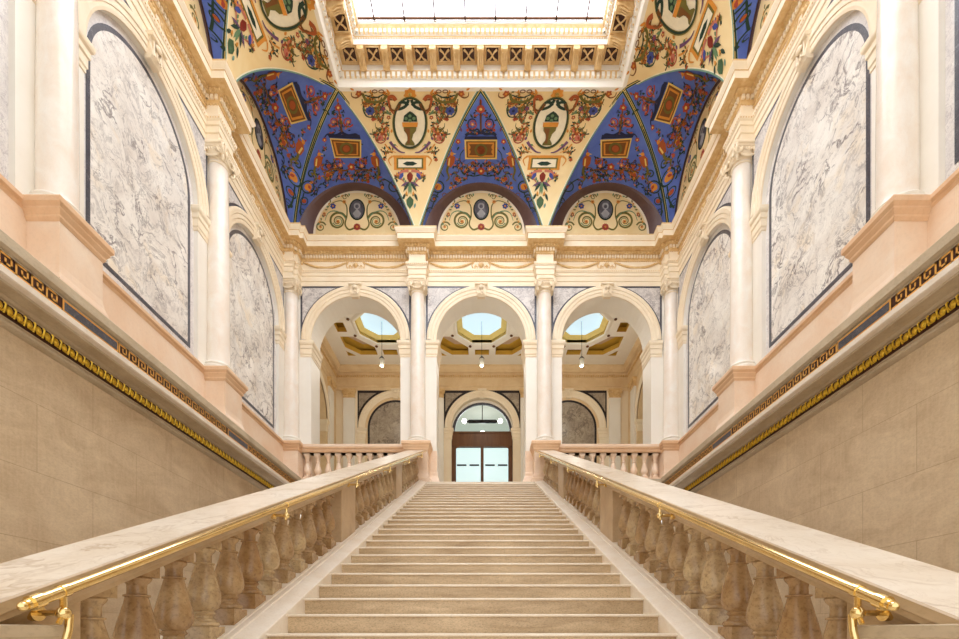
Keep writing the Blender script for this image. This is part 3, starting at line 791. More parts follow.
# --- centre cell
sev0 = severy(False); sevc = severy(True)
k_ = 1/3.757
def cc(D):    # crop coords -> relative px
    D.p = [([((x-300)*k_, 70+y*k_) for x, y in pts], m, l) for pts, m, l in D.p]
def cell_deco(D, rngseed=1):
    # right half in crop coordinates, axis x=300
    rn = random.Random(rngseed)
    D.stroke([(300,118),(300,190),(300,240)], 7, 'brown'); D.flower(300, 146, 17, 'red', 'yellow', 6); D.leaf(300, 128, -90, 22, 10, 'rust')
    D.stroke([(300,240),(312,222),(330,228),(348,212),(344,188),(326,184),(318,198),(328,208)], 8, 'navy', 1, True)
    D.spiral(332, 202, 22, 6, 'red', 1.3, 0, 1, 1); D.flower(331, 202, 9, 'pink', 'yellow', 5, 3)
    D.stroke([(305,235),(320,240),(345,238),(358,245)], 10, 'navy'); D.leaf(330, 180, -60, 20, 8, 'dgreen'); D.leaf(350, 190, -20, 16, 7, 'dgreen')
    D.poly([(300,260),(362,260),(360,334),(300,334)], 'yellow', 2); D.poly([(300,266),(356,266),(354,328),(300,328)], 'brown', 3); D.poly([(300,270),(350,270),(349,324),(300,324)], 'orange', 4)
    D.poly([(300,276),(344,276),(344,318),(300,318)], 'brown', 5); D.ring(300, 298, 24, 24, 7, 'olive', 6); D.disc(300, 298, 14, 'rust', 6); D.poly([(300,248),(360,248),(362,260),(300,260)], 'navy', 3)
    D.leaf(344, 296, 90, 18, 10, 'orange', 6); D.leaf(344, 296, -90, 18, 10, 'orange', 6)
    D.stroke([(300,372),(322,380),(345,372),(352,356),(340,346)], 6, 'brown', 1, True); D.flower(300, 378, 15, 'red', 'yellow', 6); D.flower(332, 372, 8, 'pink', 'yellow', 5)
    D.stroke([(300,392),(330,398),(362,388),(376,368)], 5, 'dgreen', 1, True); D.leaf(300, 350, 90, 20, 9, 'dgreen')
    D.bird(410, 316, 92, -1)
    D.stroke([(366,300),(378,318),(380,345),(392,372)], 4, 'dgreen', 1, True)
    D.rose(392, 408, 15, 'olive', 'rust'); D.rose(462, 438, 24, 'dgreen', 'orange'); D.flower(386, 268, 11, 'red', 'yellow', 5); D.leaf(372, 232, -70, 24, 10, 'purple'); D.leaf(382, 286, 60, 18, 8, 'dgreen')
    D.spiral(478, 484, 17, 5, 'dgreen', 1.5, 200, 1); D.disc(478, 484, 5, 'rust'); D.spiral(492, 528, 13, 5, 'dgreen', 1.4, 20, -1); D.spiral(440, 470, 12, 4, 'brown', 1.3, 90, 1)
    D.stroke([(440,400),(452,380),(446,352),(430,330)], 4, 'dgreen', 1, True); D.stroke([(462,462),(480,500),(494,545)], 4, 'dgreen'); D.leaf(446, 372, -60, 18, 8, 'red'); D.leaf(428, 300, -80, 20, 7, 'navy')
    def ins(x, y): return x > 302 and x < 300+(y-100)*.40 and (x-300)**2+(y-585)**2 > 176**2 and not (x < 368 and 240 < y < 340) and y < 560
    fill(D, rn, 62, (300, 500, 130, 560), ins, ['dgreen','navy','dgreen','purple','pink','rust','olive'], ['dgreen','navy','dgreen','brown','dgreen'])
    for i in range(20):
        y = rn.uniform(200, 440); w = (y-70)*.36; x = 300+rn.uniform(.35, .9)*w
        D.leaf(x, y, rn.uniform(0, 360), rn.uniform(9, 15), 6, rn.choice(['dgreen','dgreen','red','pblue','purple','navy']), 1)
D = Deco(); cell_deco(D); D.sym(300); cc(D)
dm, dmats = D.project(central_ray, tree_of(sev0))
SEVM = ['p_dgreen', 'p_yellow', 'p_sky', 'paint_blue']
LN = {'back': 'above the arcade'}
def lun_band(ri=1.2, zo=.37, dp=.25):
    s = MB(); N = 48; vs = []; fs = []
    def inn(t): return Vector((ri*math.cos(R(t)), dp, ZC+zo+ri*math.sin(R(t))))
    def rim(t): return Vector((1.56*math.cos(R(t)), 0, ZC+1.56*math.sin(R(t))))
    def mid(t): k = (1.56+ri)/2+.05; return Vector((k*math.cos(R(t)), min(.04, dp*.5), ZC+zo*.3+k*math.sin(R(t))))
    for i in range(N+1):
        t = 180*i/N; vs += [rim(t), mid(t), inn(t)]
    for i in range(N):
        for k in (0, 1): fs.append((3*i+k, 3*i+k+1, 3*i+4+k, 3*i+3+k))
    s.add(vs, fs, 0, True)
    for sx in (-1, 1): s.add([(sx*1.56,0,ZC),(sx*ri,dp,ZC+zo),(sx*ri,dp,ZC),(sx*1.56,0,ZC-.01)], [(0,1,2,3)])
    return s
def tymp(ri=1.22, zo=.37, dp=.25):
    s = MB(); s.poly([[(-ri-.03, ZC-.02), (ri+.03, ZC-.02)]+arc(0, ZC+zo, ri, 0, 180, 30)], dp, dp+.05); return s
ty = tymp()
D = Deco()
D.ring(300, 525, 30, 40, 5, 'dgreen', 2); D.disc(300, 525, 26, 'medal', 3, 35, 20); D.disc(302, 512, 10, 'medal_hi', 4, 12); D.poly([(300,522),(316,540),(306,556),(290,552)], 'medal_hi', 4); D.disc(300, 514, 7, 'medal', 5)
D.spiral(372, 568, 34, 9, 'olive', 1.9, 200, 1); D.spiral(372, 568, 20, 4, 'lgreen', 1.2, 20, 1, 2); D.flower(372, 570, 8, 'orange', 'red', 5)
D.spiral(436, 590, 20, 6, 'olive', 1.5, 200, 1); D.flower(437, 590, 6, 'orange', 'red', 5)
D.stroke([(306,592),(330,600),(345,580),(338,548),(340,510),(360,492),(392,500),(412,520)], 7, 'olive', 1, True)
D.stroke([(340,560),(358,540),(388,530),(410,540),(420,566)], 6, 'lgreen', 1, True); D.flower(390, 512, 12, 'pblue', 'orange', 6); D.flower(348, 496, 8, 'orange', 'rust', 5)
D.flower(300, 590, 14, 'red', 'orange', 6); D.spiral(345, 478, 12, 4, 'olive', 1.3, 180, 1); D.flower(424, 545, 8, 'red', 'yellow', 5)
for i in range(16):
    a = 12+i*9.5; D.leaf(300+140*math.cos(R(a/2)), 590-130*math.sin(R(a/2)), a*3, 12, 6, ['lgreen','orange','olive'][i % 3], 2)
D.sym(300); cc(D)
def tray(px, py): return Vector((0, -DC, 0)), Vector((px/F, 1, (CY-py)/F))
tdm, tdmats = D.project(tray, tree_of(ty), .002, .002)
sv0 = thing('painted_vault_cell', 'blue painted vault triangle with birds over the middle arcade arch', 'vault painting', (0, DC, ZC), 0, 'blue vault cells')
dm.build('painted_ornament', dmats, sev0.build('blue_surface', SEVM, sv0))
lu0 = thing('lunette', 'cream painted lunette with grey cameo over the middle arcade arch', 'lunette', (0, DC, ZC), 0, 'painted lunettes')
lun_band().build('dark_band', 'brownband', lu0); tyo = ty.build('tympanum', 'paint_cream', lu0)
rg = MB(); N = 40
for i in range(N):
    t0, t1 = R(180*i/N), R(180*(i+1)/N); rg.add([(r*math.cos(t), .246, ZC+.37+r*math.sin(t)) for r, t in ((1.2,t0),(1.2,t1),(1.14,t1),(1.14,t0))], [(0,1,2,3)])
rg.build('pale_rim', 'cream', tyo); tor = tdm.build('painted_ornament', tdmats, tyo)
for x in (-3.4, 3.4): dup(lu0, (x, DC, ZC), 0, f'cream painted lunette with grey cameo over the {PL[x]} arcade arch')
lus = thing('lunette', 'x', 'lunette', (0, DC, ZC), 0, 'painted side lunettes'); lun_band(1.5, .04, .05).build('dark_band', 'brownband', lus); tys = tymp(1.5, .04, .05).build('tympanum', 'paint_cream', lus)
_l = tor.copy(); C.objects.link(_l); _l.parent = tys; _l.location = (0, -.2, 0)
lus0 = lus
for sx, nm in ((-1, 'left'), (1, 'right')):
    for c in SB[:2]:
        dup(lus0, (sx*XC, c, ZC), -sx*PI/2, f'cream painted lunette above {nm} wall cornice, {WH[c]}')
    for c in SB[1:]: dup(sv0, (sx*XC, c, ZC), -sx*PI/2, f'blue painted vault triangle above {nm} wall cornice, {WH[c]}')
for _o in [_l]+kids(lus0)+[lus0]: bpy.data.objects.remove(_o)
# --- corner cells, authored on the left-back one
k2 = 1/3.547
D = Deco()
def cc2(D): D.p = [([(230+x*k2, 60+y*k2) for x, y in pts], m, l) for pts, m, l in D.p]
D.stroke([(384,150),(388,190),(395,240),(402,268)], 6, 'brown'); D.flower(384, 168, 14, 'red', 'yellow'); D.leaf(382, 150, -90, 18, 9, 'rust')
for q in (-1, 1):
    D.spiral(393+q*26, 218, 20, 6, 'red', 1.4, 90-q*60, q); D.flower(393+q*26, 218, 8, 'pink', 'yellow', 5, 3); D.stroke([(397,256),(397+q*22,266),(397+q*50,262),(397+q*62,275)], 10, 'navy', 1, True); D.leaf(393+q*40, 196, -90+q*30, 20, 8, 'dgreen')
    D.spiral(425+q*48, 360, 16, 5, 'red', 1.3, 90, q); D.flower(425+q*90, 282, 9, 'red', 'yellow', 5)
D.poly([(354,276),(466,282),(466,346),(370,346)], 'yellow', 2); D.poly([(359,281),(461,287),(461,341),(374,341)], 'brown', 3); D.poly([(366,287),(455,292),(455,336),(378,336)], 'orange', 4)
D.poly([(374,290),(449,296),(449,331),(384,331)], 'brown', 5)
D.ring(413, 312, 24, 22, 7, 'olive', 6); D.disc(413, 312, 12, 'rust', 6); D.poly([(345,262),(460,264),(464,278),(352,274)], 'navy', 3)
D.bird(316, 335, 88, 1); D.bird(512, 335, 88, -1)
D.rose(276, 450, 24, 'dgreen', 'orange'); D.rose(346, 408, 14, 'olive', 'rust'); D.rose(582, 448, 20, 'dgreen', 'orange'); D.rose(262, 500, 15, 'dgreen', 'rust'); D.rose(488, 408, 13, 'olive', 'rust')
D.stroke([(330,400),(370,385),(410,392),(430,382),(450,392),(480,388),(505,395)], 6, 'brown'); D.flower(430, 378, 15, 'red', 'yellow'); D.flower(392, 372, 9, 'pink', 'yellow', 5); D.flower(468, 374, 9, 'pink', 'yellow', 5)
D.spiral(256, 536, 13, 5, 'dgreen', 1.4, 20, 1); D.spiral(604, 500, 12, 5, 'dgreen', 1.4, 20, -1); D.spiral(350, 370, 16, 5, 'navy', 1.3, 0, 1); D.spiral(290, 400, 14, 5, 'dgreen', 1.3, 90, 1)
D.stroke([(262,470),(250,520),(252,570)], 4, 'dgreen'); D.stroke([(545,420),(575,440),(600,480),(618,530)], 4, 'dgreen')
rn = random.Random(4)
def ins2(x, y): return (375-(y-120)*.30) < x < (378+(y-130)*.60) and ((x-440)/190)**2+((y-600)/172)**2 > 1 and not (345 < x < 472 and 260 < y < 350) and x < 615
fill(D, rn, 120, (240, 620, 130, 560), ins2, ['dgreen','navy','dgreen','purple','pink','rust','olive'], ['dgreen','navy','dgreen','brown','dgreen'])
for i in range(55):
    y = rn.uniform(170, 520); lo = 375-(y-130)*.28; hi = 375+(y-130)*.62; x = rn.uniform(lo, hi)
    D.leaf(x, y, rn.uniform(0, 360), rn.uniform(8, 14), 6, rn.choice(['dgreen','dgreen','red','pblue','purple','navy']), 1)
cc2(D)
cdm, cmats = D.project(cam_ray(-3.4), tree_of(sevc))
def corner(name_l, loc, rz, mir):
    t = thing('painted_vault_cell', name_l, 'vault painting', loc, rz, 'blue vault cells')
    su = (sevc.mirror() if mir else sevc).build('blue_surface', SEVM, t); (cdm.mirror() if mir else cdm).build('painted_ornament', cmats, su)
    return t
ca = corner('blue painted corner vault half over the left arcade arch', (-3.4, DC, ZC), 0, False)
cb_ = corner('blue painted corner vault half over the right arcade arch', (3.4, DC, ZC), 0, True)
dup(cb_, (-XC, DC-1.7, ZC), PI/2, 'blue painted corner vault half above the far end of the left wall cornice')
dup(ca, (XC, DC-1.7, ZC), -PI/2, 'blue painted corner vault half above the far end of the right wall cornice')
# --- pendentives, authored on the one at x=-1.7 ; crop 320..640 scale 3
pen = pendentive(); D = Deco(); X0 = 270
D.ring(270, 368, 53, 80, 8, 'olive', 3, 36); D.ring(270, 368, 50, 77, 4, 'dgreen', 4, 36); D.disc(270, 368, 45, 'ivory', 1, 72, 24)
D.poly([(250,378),(290,378),(288,392),(280,402),(276,418),(284,430),(284,436),(256,436),(256,430),(264,418),(260,402),(252,392)], 'olive', 4); D.poly([(254,384),(270,384),(270,430),(262,430),(264,404),(256,394)], 'brown', 5)
D.poly([(246,366),(294,366),(292,380),(248,380)], 'orange', 5); D.poly([(250,364),(252,346),(262,338),(270,332),(280,338),(290,348),(292,364)], 'dgreen', 4)
for x, y in ((258,354),(270,346),(282,354),(270,360)): D.disc(x, y, 5, ['lgreen','olive'][int(x) % 2], 6)
D2 = Deco()
D2.flower(270, 282, 20, 'orange', 'yellow', 7)
D2.stroke([(274,298),(284,318),(306,326),(300,308),(286,306),(276,316)], 9, 'dgreen', 3)
D2.stroke([(312,300),(322,288),(334,292),(332,312),(324,334),(314,342)], 12, 'rust', 3, True); D2.stroke([(300,310),(312,330),(326,326),(330,310)], 10, 'brown', 4, True)
D2.stroke([(322,290),(340,290),(352,280)], 7, 'olive', 2, True); D2.leaf(330, 284, -60, 22, 8, 'orange')
D2.stroke([(340,284),(352,300),(380,306),(402,298),(412,280)], 8, 'olive', 2); D2.stroke([(350,282),(375,292),(405,284)], 4, 'dgreen', 3)
for x in (356, 376): D2.ring(x, 273, 9, 6, 3, 'brown', 2, 12)
D2.stroke([(412,278),(430,292),(444,288),(446,276)], 6, 'brown', 2, True); D2.flower(424, 280, 11, 'rust', 'orange', 5); D2.leaf(438, 270, -30, 14, 7, 'orange')
D2.flower(390, 332, 15, 'pblue', 'navy', 7); D2.stroke([(400,306),(410,325),(400,348),(380,350),(372,335)], 6, 'dgreen', 1, True)
D2.stroke([(352,318),(350,345),(356,370)], 3, 'dgreen'); D2.flower(350, 325, 8, 'purple', 'red', 5); D2.flower(334, 352, 7, 'red', 'yellow', 5)
D2.rose(358, 414, 17, 'red', 'pink'); D2.stroke([(330,425),(318,440),(300,455),(285,458)], 9, 'purple', 2, True); D2.stroke([(345,432),(330,450),(312,458)], 5, 'orange', 2, True)
D2.poly([(270,466),(322,466),(318,476),(318,510),(270,510)], 'orange', 1); D2.poly([(270,474),(310,474),(310,506),(270,506)], 'olive', 2); D2.poly([(270,478),(305,478),(305,502),(270,502)], 'ivory', 3); D2.leaf(248, 491, 0, 44, 14, 'dgreen', 4)
D2.stroke([(322,468),(334,480),(326,498)], 6, 'orange', 1, True); D2.stroke([(274,512),(296,516),(300,530),(286,548)], 9, 'pink', 2, True); D2.leaf(290, 518, 60, 24, 12, 'pblue', 3); D2.leaf(270, 515, 90, 34, 20, 'red', 2)
D2.leaf(272, 545, 60, 36, 9, 'dgreen'); D2.leaf(272, 545, 30, 30, 8, 'purple'); D2.leaf(270, 545, 85, 40, 8, 'lgreen'); D2.leaf(284, 580, 70, 26, 8, 'dgreen'); D2.leaf(270, 588, 90, 40, 24, 'lgreen', 2)
D2.leaf(286, 610, 100, 16, 7, 'teal')
rn = random.Random(9)
for i in range(30):
    y = rn.uniform(300, 600); hw = 16+max(0, 590-y)*.40; x = 270+rn.uniform(.42, .85)*min(hw, 150)
    if abs(x-270) < 56 and abs(y-368) < 82: continue
    D2.leaf(x, y, rn.uniform(-120, -30), rn.uniform(9, 17), 7, rn.choice(['lgreen','olive','orange','dgreen','pink','purple']), 1)
def ins3(x, y):
    w = 8+max(0, 600-y)*.60 if y > 380 else 98+(380-y)*.78
    return 272 < x < 270+min(w, 200) and ((x-270)/60)**2+((y-368)/88)**2 > 1 and not (x < 322 and 462 < y < 512) and 275 < y < 600
fill(D2, random.Random(12), 110, (272, 460, 275, 600), ins3, ['olive','dgreen','orange','lgreen','rust','olive','brown'], ['olive','dgreen','brown','olive','orange'], .95)
D2.sym(270); D.p += D2.p
D.p = [([(320+x/3, y/3) for x, y in pts], m, l) for pts, m, l in D.p]
pdm, pmats = D.project(cam_ray(-1.7), tree_of(pen))
# edge stripes
for sx in (-1, 1):
    for off, w_, mt in ((0, .03, 'teal'), (.03, .022, 'ivory')):
        if 'p_'+mt not in pmats: pmats.append('p_'+mt)
        idx = pmats.index('p_'+mt); vs = []; N = 36
        for i in range(N):
            ph = 90*i/N; n, z = cov(ph); h = 1.70-wfun(ph); 
            if i == 0: h = .045
            a = max(0, h-off); b = max(0, h-off-w_); nn = Vector((0, -math.cos(R(ph)), -math.sin(R(ph))))*.006
            vs += [(sx*a, -n+nn.y, z+nn.z), (sx*b, -n+nn.y, z+nn.z)]
        pdm.add(vs, [(2*i, 2*i+1, 2*i+3, 2*i+2) for i in range(N-1)], idx, True)
pe0 = thing('painted_pendentive', 'cream painted vault panel with urn medallion above the left inner column', 'vault painting', (-1.7, DC, ZC), 0, 'cream urn vault panels')
pdm.build('painted_ornament', pmats, pen.build('cream_surface', 'paint_cream', pe0))
dup(pe0, (1.7, DC, ZC), 0, 'cream painted vault panel with urn medallion above the right inner column')
for sx, nm in ((-1, 'left'), (1, 'right')):
    for c, w in ((COLY[1], 'nearer the arcade'), (COLY[2], 'nearest the camera')):
        dup(pe0, (sx*XC, c, ZC), -sx*PI/2, f'cream painted vault panel above the {nm} wall cornice, {w}')
for sx in (-1, 1):
    for c in COLY[1:]:
        s = MB(); x0, x1 = sorted((sx*(XC-NB), sx*(XC+.2))); s.box(x0, x1, c-.06, c+.06, ZC-.01, ZC+.04)
# plain shell behind the vault so that no outside light leaks in
s = MB(); s.box(-5.7, 5.7, YF+.2, YF+.4, 10.4, 13.6); s.box(-5.7, -5.5, YE, YF+.3, 10.4, 13.6); s.box(5.5, 5.7, YE, YF+.3, 10.4, 13.6)
s.box(-5.7, -3.3, YE, YF+.3, 13.3, 13.5); s.box(3.3, 5.7, YE, YF+.3, 13.3, 13.5); s.box(-3.4, 3.4, 10.55, YF+.3, 13.3, 13.5); s.box(-5.7, 5.7, YE, 0.5, 13.3, 13.5)
s.box(-5.7, 5.7, YE-.0, YE+.1, 10.4, 13.5)
tag(s.build('ceiling', 'offwhite'), kind='structure')
# ------------------------------------------------------------ skylight
YS = .8; SX = XC-NB-NR+.02; SY = DC-NB-NR+.02
sk = thing('skylight', 'rectangular skylight in a coffered cream frame with scroll brackets', 'skylight', (0, 0, ZT))
path = [(-SX, YS), (SX, YS), (SX, SY), (-SX, SY)]
s = MB()
prof = [(-.06,12.375),(0,12.375),(.02,12.38),(.055,12.49),(.085,12.50),(.085,12.52),(.13,12.60),(.14,12.62),(.14,12.74),(.50,12.745),(.50,12.865),(.515,12.87),(.53,12.89),(.545,12.90),(.60,12.98),(.625,13.02),(.64,13.03),(.64,13.08),(.60,13.12),(-.06,13.12)]
s.sweep(prof, path, closed=True, mats=[0,0,0,0,1,1,1,0,1,0,1,1,0,1,1,0,0,0,0]); fr_ = s
def ringrun(e, step, fn, y_min=4.0):
    x = SX-e; y = SY-e
    n = max(1, round(2*x/step)); 
    for k in range(n): fn(Vector((-x+2*x*(k+.5)/n, y)), Vector((-1,0)), Vector((0,-1)), 2*x/n)
    n = max(1, round((y-y_min)/step))
    for k in range(n):
        yy = y_min+(y-y_min)*(k+.5)/n
        for sx in (-1, 1): fn(Vector((sx*x, yy)), Vector((0, sx)), Vector((-sx, 0)), (y-y_min)/n)
s = MB()
ringrun(.085, .115, lambda c, d, nn, w: obox(s, c, d, nn, w*.28, .05, 12.50, 12.60))
ringrun(.545, .10, lambda c, d, nn, w: obox(s, c, d, nn, w*.28, .05, 12.90, 12.99))
ringrun(.50, .055, lambda c, d, nn, w: obox(s, c, d, nn, w*.3, .018, 12.865, 12.885))
fr_.merge(s); fr_.build('frame', ['white', 'gilt_cream'], sk)
MODP = [(.0,12.60),(.05,12.575),(.12,12.59),(.17,12.64),(.22,12.665),(.30,12.66),(.345,12.68),(.35,12.745),(.0,12.745)]
def modillion(c, d, nn):
    s = MB()
    for h, g, dz in ((.07, 0, 0), (.035, 0, -.016)):
        v = []
        for q in (-h, h):
            for n, z in MODP: p = c+d*q+nn*n; v.append((p.x, p.y, z+(dz if z < 12.74 else 0)))
        m = len(MODP); s.add(v, [(i, (i+1) % m, m+(i+1) % m, m+i) for i in range(m)]+[tuple(range(m)), tuple(range(m, 2*m))])
    p = c+nn*.31; s.tube([(p-d*.075).to_3d()+Vector((0,0,12.69)), (p+d*.075).to_3d()+Vector((0,0,12.69))], .032, 8)
    p = c+nn*.06; s.tube([(p-d*.075).to_3d()+Vector((0,0,12.60)), (p+d*.075).to_3d()+Vector((0,0,12.60))], .028, 8)
    for j in (-.04, 0, .04): s.tube([(c+d*j+nn*.12).to_3d()+Vector((0,0,12.57)), (c+d*j+nn*.22).to_3d()+Vector((0,0,12.63)), (c+d*j+nn*.30).to_3d()+Vector((0,0,12.65))], .014, 5)
    s.build('scroll_bracket', 'gilt_cream', sk)
def coffer(c, d, nn):
    s = MB(); a = .145; cc_ = c+nn*.18
    def q(u, v, z): p = cc_+d*u+nn*v; return (p.x, p.y, z)
    s.add([q(-a,-a,12.741),q(a,-a,12.741),q(a,a,12.741),q(-a,a,12.741)], [(0,1,2,3)], 0)
    for u0, v0, u1, v1 in ((-a,-a,a,-a),(a,-a,a,a),(a,a,-a,a),(-a,a,-a,-a)):
        s.tube([q(u0,v0,12.735), q(u1,v1,12.735)], .014, 4, 1)
    for sg in (-1, 1):
        s.tube([q(-.1,-.1*sg,12.73), q(-.04,-.055*sg,12.725), q(.0,0,12.72), q(.04,.055*sg,12.725), q(.1,.1*sg,12.73)], .018, 6, 1, taper=[1.4,1,.8,1,1.4])
    s.build('dark_coffer', ['key_ground', 'gilt_cream'], sk)
xm = [-2.63+.526*k for k in range(11)]
for x in xm: modillion(Vector((x, SY-.14)), Vector((-1,0)), Vector((0,-1)))
for k in range(12): coffer(Vector((-2.893+.526*k, SY-.14)), Vector((-1,0)), Vector((0,-1)))
for k in range(9):
    y = SY-.14-.36-.1-.526*k
    for sx in (-1, 1):
        modillion(Vector((sx*(SX-.14), y)), Vector((0, sx)), Vector((-sx, 0))); coffer(Vector((sx*(SX-.14), y-.263)), Vector((0, sx)), Vector((-sx, 0)))
s = MB(); s.box(-SX+.55, SX-.55, YS+.55, SY-.55, 13.09, 13.11); s.build('glass', 'skyglass', sk)
s = MB(); x = -2.3
for k in range(8): s.box(-2.275+.65*k-.015, -2.275+.65*k+.015, YS+.6, SY-.6, 13.06, 13.09)
for y in (SY-.68, SY-2.6, SY-4.5): s.box(-SX+.6, SX-.6, y-.02, y+.02, 13.06, 13.09)
s.build('glazing_bars', 'wood', sk)
# ------------------------------------------------------------ gallery
GX = 5.75; GY = 18.1; GZ = 10.3; GD = GY-NF
s = MB(); s.poly([arch_notch_poly([0], -GX-.3, GX+.3, FL, 10.6, AI, AZ+.1)], GY, GY+.28, 0); s.poly([[(-1.3, 7.8), (1.3, 7.8)]+arc(0, AZ+.1, 1.3, 0, 180, 28), list(reversed([(-1.19, 7.82), (1.19, 7.82)]+arc(0, 7.84, 1.19, 0, 180, 28)))], GY+.2, GY+.27, 1); tag(s.build('wall_front', ['cream', 'white']), kind='structure')
for sx, nm in ((-1, 'left'), (1, 'right')):
    s = MB(); c = 15.7; s.poly([[(YB-.1, FL), (c-1.3, FL)]+[(c+1.3*math.cos(R(180-180*i/24)), AZ-.1+1.3*math.sin(R(180-180*i/24))) for i in range(25)]+[(c+1.3, FL), (GY+.1, FL), (GY+.1, 10.6), (YB-.1, 10.6)]], sx*GX, sx*(GX+.5), 0, axis='x')
    s.box(min(sx*(GX+.5), sx*(GX+.55)), max(sx*(GX+.5), sx*(GX+.55)), YB-.1, GY, FL, 10.6, 1)
    tag(s.build(f'wall_gallery_{nm}', ['tan', 'offwhite']), kind='structure')
    t = thing('arch_surround', f'arch surround on the {nm} end wall of the gallery behind the arcade', 'arch', (sx*(GX-NF), 15.7, FL), -sx*PI/2)
    s = MB()
    for k in range(24):
        a, b_ = R(7.5*k), R(7.5*(k+1))
        s.add([(r*math.cos(q), NF-n, AZ-.1+r*math.sin(q)) for r, q, n in ((1.3,a,.04),(1.3,b_,.04),(1.52,b_,.07),(1.52,a,.07))], [(0,1,2,3)]); s.add([(1.52*math.cos(q), NF-n, AZ-.1+1.52*math.sin(q)) for q, n in ((a,.07),(b_,.07),(b_,0),(a,0))], [(0,1,2,3)])
    s.build('archivolt', 'cream', t)
    for q in (-1, 1):
        s = MB(); s.sweep([(0,7.35),(.03,7.4),(.03,7.6),(.08,7.7),(.08,7.76),(0,7.78)], [(1.55, NF), (1.3, NF), (1.3, NF+.5)]); (s if q > 0 else s.mirror()).build('impost', 'cream', t)
# gallery entablature
gp = [(GX, YB), (GX, GY), (-GX, GY), (-GX, YB)]
s = MB(); s.sweep([(-.02,9.42),(.015,9.42),(.015,9.48),(.02,9.49),(.02,9.54),(.06,9.58),(.06,9.60),(.015,9.61),(.015,9.90),(.03,9.92),(.03,10.0),(.06,10.02),(.08,10.05),(.18,10.06),(.18,10.15),(.26,10.24),(.26,10.31)], gp, closed=True)
t = thing('entablature', 'cream dentilled cornice around the gallery, toned tan for its light, seen through the arches', 'cornice', (0, 15.6, 9.32)); s.v = [(a, b_-15.6, c) for a, b_, c in s.v]; s.build('cornice', 'tan', t)
s = MB(); 
for k in range(int(2*GX/.09)): s.box(-GX+.09*k+.02, -GX+.09*k+.065, GY-.08-15.6, GY-.02-15.6, 9.925, 9.995)
for sx in (-1, 1):
    for k in range(int((GY-YB)/.09)): y = YB+.09*k-15.6; s.box(min(sx*(GX-.08), sx*(GX-.02)), max(sx*(GX-.08), sx*(GX-.02)), y+.02, y+.065, 9.925, 9.995)
s.build('dentil_course', 'gilt_cream', t)
pil0 = None
for x, lab in ((-5.22, 'far left corner pilaster on the gallery back wall'), (-1.73, 'gallery pilaster left of the glazed door'), (1.73, 'gallery pilaster right of the glazed door'), (5.2, 'far right corner pilaster on the gallery back wall')):
    if pil0 is None:
        pil0 = thing('pilaster', lab, 'pilaster', (x, GY, FL), 0, 'gallery pilasters'); pil0.location.z += .1
        s = MB(); s.box(-.22, .22, -.09, .01, FL-.1, 9.0); s.box(-.27, .27, -.13, .01, FL-.1, FL+.15); s.build('shaft', 'white', pil0)
        s = MB(); s.frustum(0, -.04, [(.23,.07,9.0),(.23,.07,9.05),(.21,.06,9.07),(.24,.09,9.2),(.27,.12,9.27),(.27,.12,9.32)])
        for q in (-1, 1): s.spiral((q*.17, -.17, 9.19), (q,0,0), (0,0,1), .08, .02, 1.8, .018, 0, 5, PI/2, -1)
        for q in range(5): s.ball((-.12+.06*q, -.14, 9.14), .03, 0, 6, 4)
        s.build('capital', 'gilt_cream', pil0)
    else: dup(pil0, (x, GY, FL+.1), 0, lab)
for sx, nm in ((-1, 'left'), (1, 'right')):
    dup(pil0, (sx*GX, 17.35, FL+.1), -sx*PI/2, f'pilaster on the {nm} end wall of the gallery')
ga = None
for x, nm in ((-3.4, 'left'), (3.4, 'right'), (0, 'middle')):
    t = thing('arch_surround', f'cream arch surround on the gallery back wall, {nm} of three', 'arch', (x, GD, FL), 0)
    s0 = len(C.objects); bay_trim(t, .28 if x == 0 else .08); spandrels(t, 'marble_dark', 'black', 1.5, .10); t.location.z += .1
    for o in kids(t):
        if o.name.startswith(('archivolt', 'impost', 'keystone')):
            o.data.materials.clear(); o.data.materials.append(M['cream'])
        if o.name.startswith('jamb_dado'): bpy.data.objects.remove(o)
    if x:
        t = thing('marble_panel', f'dark veined marble panel with black border, seen through the {nm} arch', 'wall panel', (x, GD, FL), 0); t.location.z += .1
        s = MB(); s.poly([shape(AI, FL)], NF-.003, None); s.build('margin', 'tan', t)
        s = MB(); s.poly([shape(1.10, 4.4), list(reversed(shape(1.02, 4.48)))], NF-.014, NF-.002); s.build('border', 'black', t)
        s = MB(); s.poly([shape(1.021, 4.479)], NF-.008, None); s.build('slab', 'marble_dark', t)
# gallery ceiling with coffers
def octa(cx, cy, r): q = r/math.cos(PI/8); return [(cx+q*math.cos(PI/8+k*PI/4), cy+q*math.sin(PI/8+k*PI/4)) for k in range(8)]
GC = 15.65; holes = []
for x in FB:
    holes.append(octa(x, GC, .84))
    for sx in (-1, 1):
        holes.append([(x+sx*1.25, GC-.24), (x+sx*1.58, GC-.24), (x+sx*1.58, GC+.24), (x+sx*1.25, GC+.24)])
        holes.append([(x-.26, GC+sx*1.25), (x+.26, GC+sx*1.25), (x+.26, GC+sx*1.56), (x-.26, GC+sx*1.56)])
        for sy in (-1, 1):
            holes.append([(x+sx*a, GC+sy*b_) for a, b_ in ((.50,1.12),(.50,1.56),(1.12,1.56),(1.58,1.10),(1.58,.50),(1.12,.50))])
            holes.append([(x+sx*1.62, GC+sy*1.32), (x+sx*1.62, GC+sy*1.62), (x+sx*1.32, GC+sy*1.62)])
s = MB(); s.poly([[(-GX, YB-.1), (GX, YB-.1), (GX, GY), (-GX, GY)]]+holes, GZ, GZ+.16, 0, 1, axis='z')
s.box(-GX, GX, YB-.1, GY, GZ+.30, GZ+.35, 1)
tag(s.build('ceiling', ['white', 'ochre']), kind='structure')
nmx = {-3.4: 'left', 0: 'middle', 3.4: 'right'}
do0 = None; la0 = None; cf0 = None
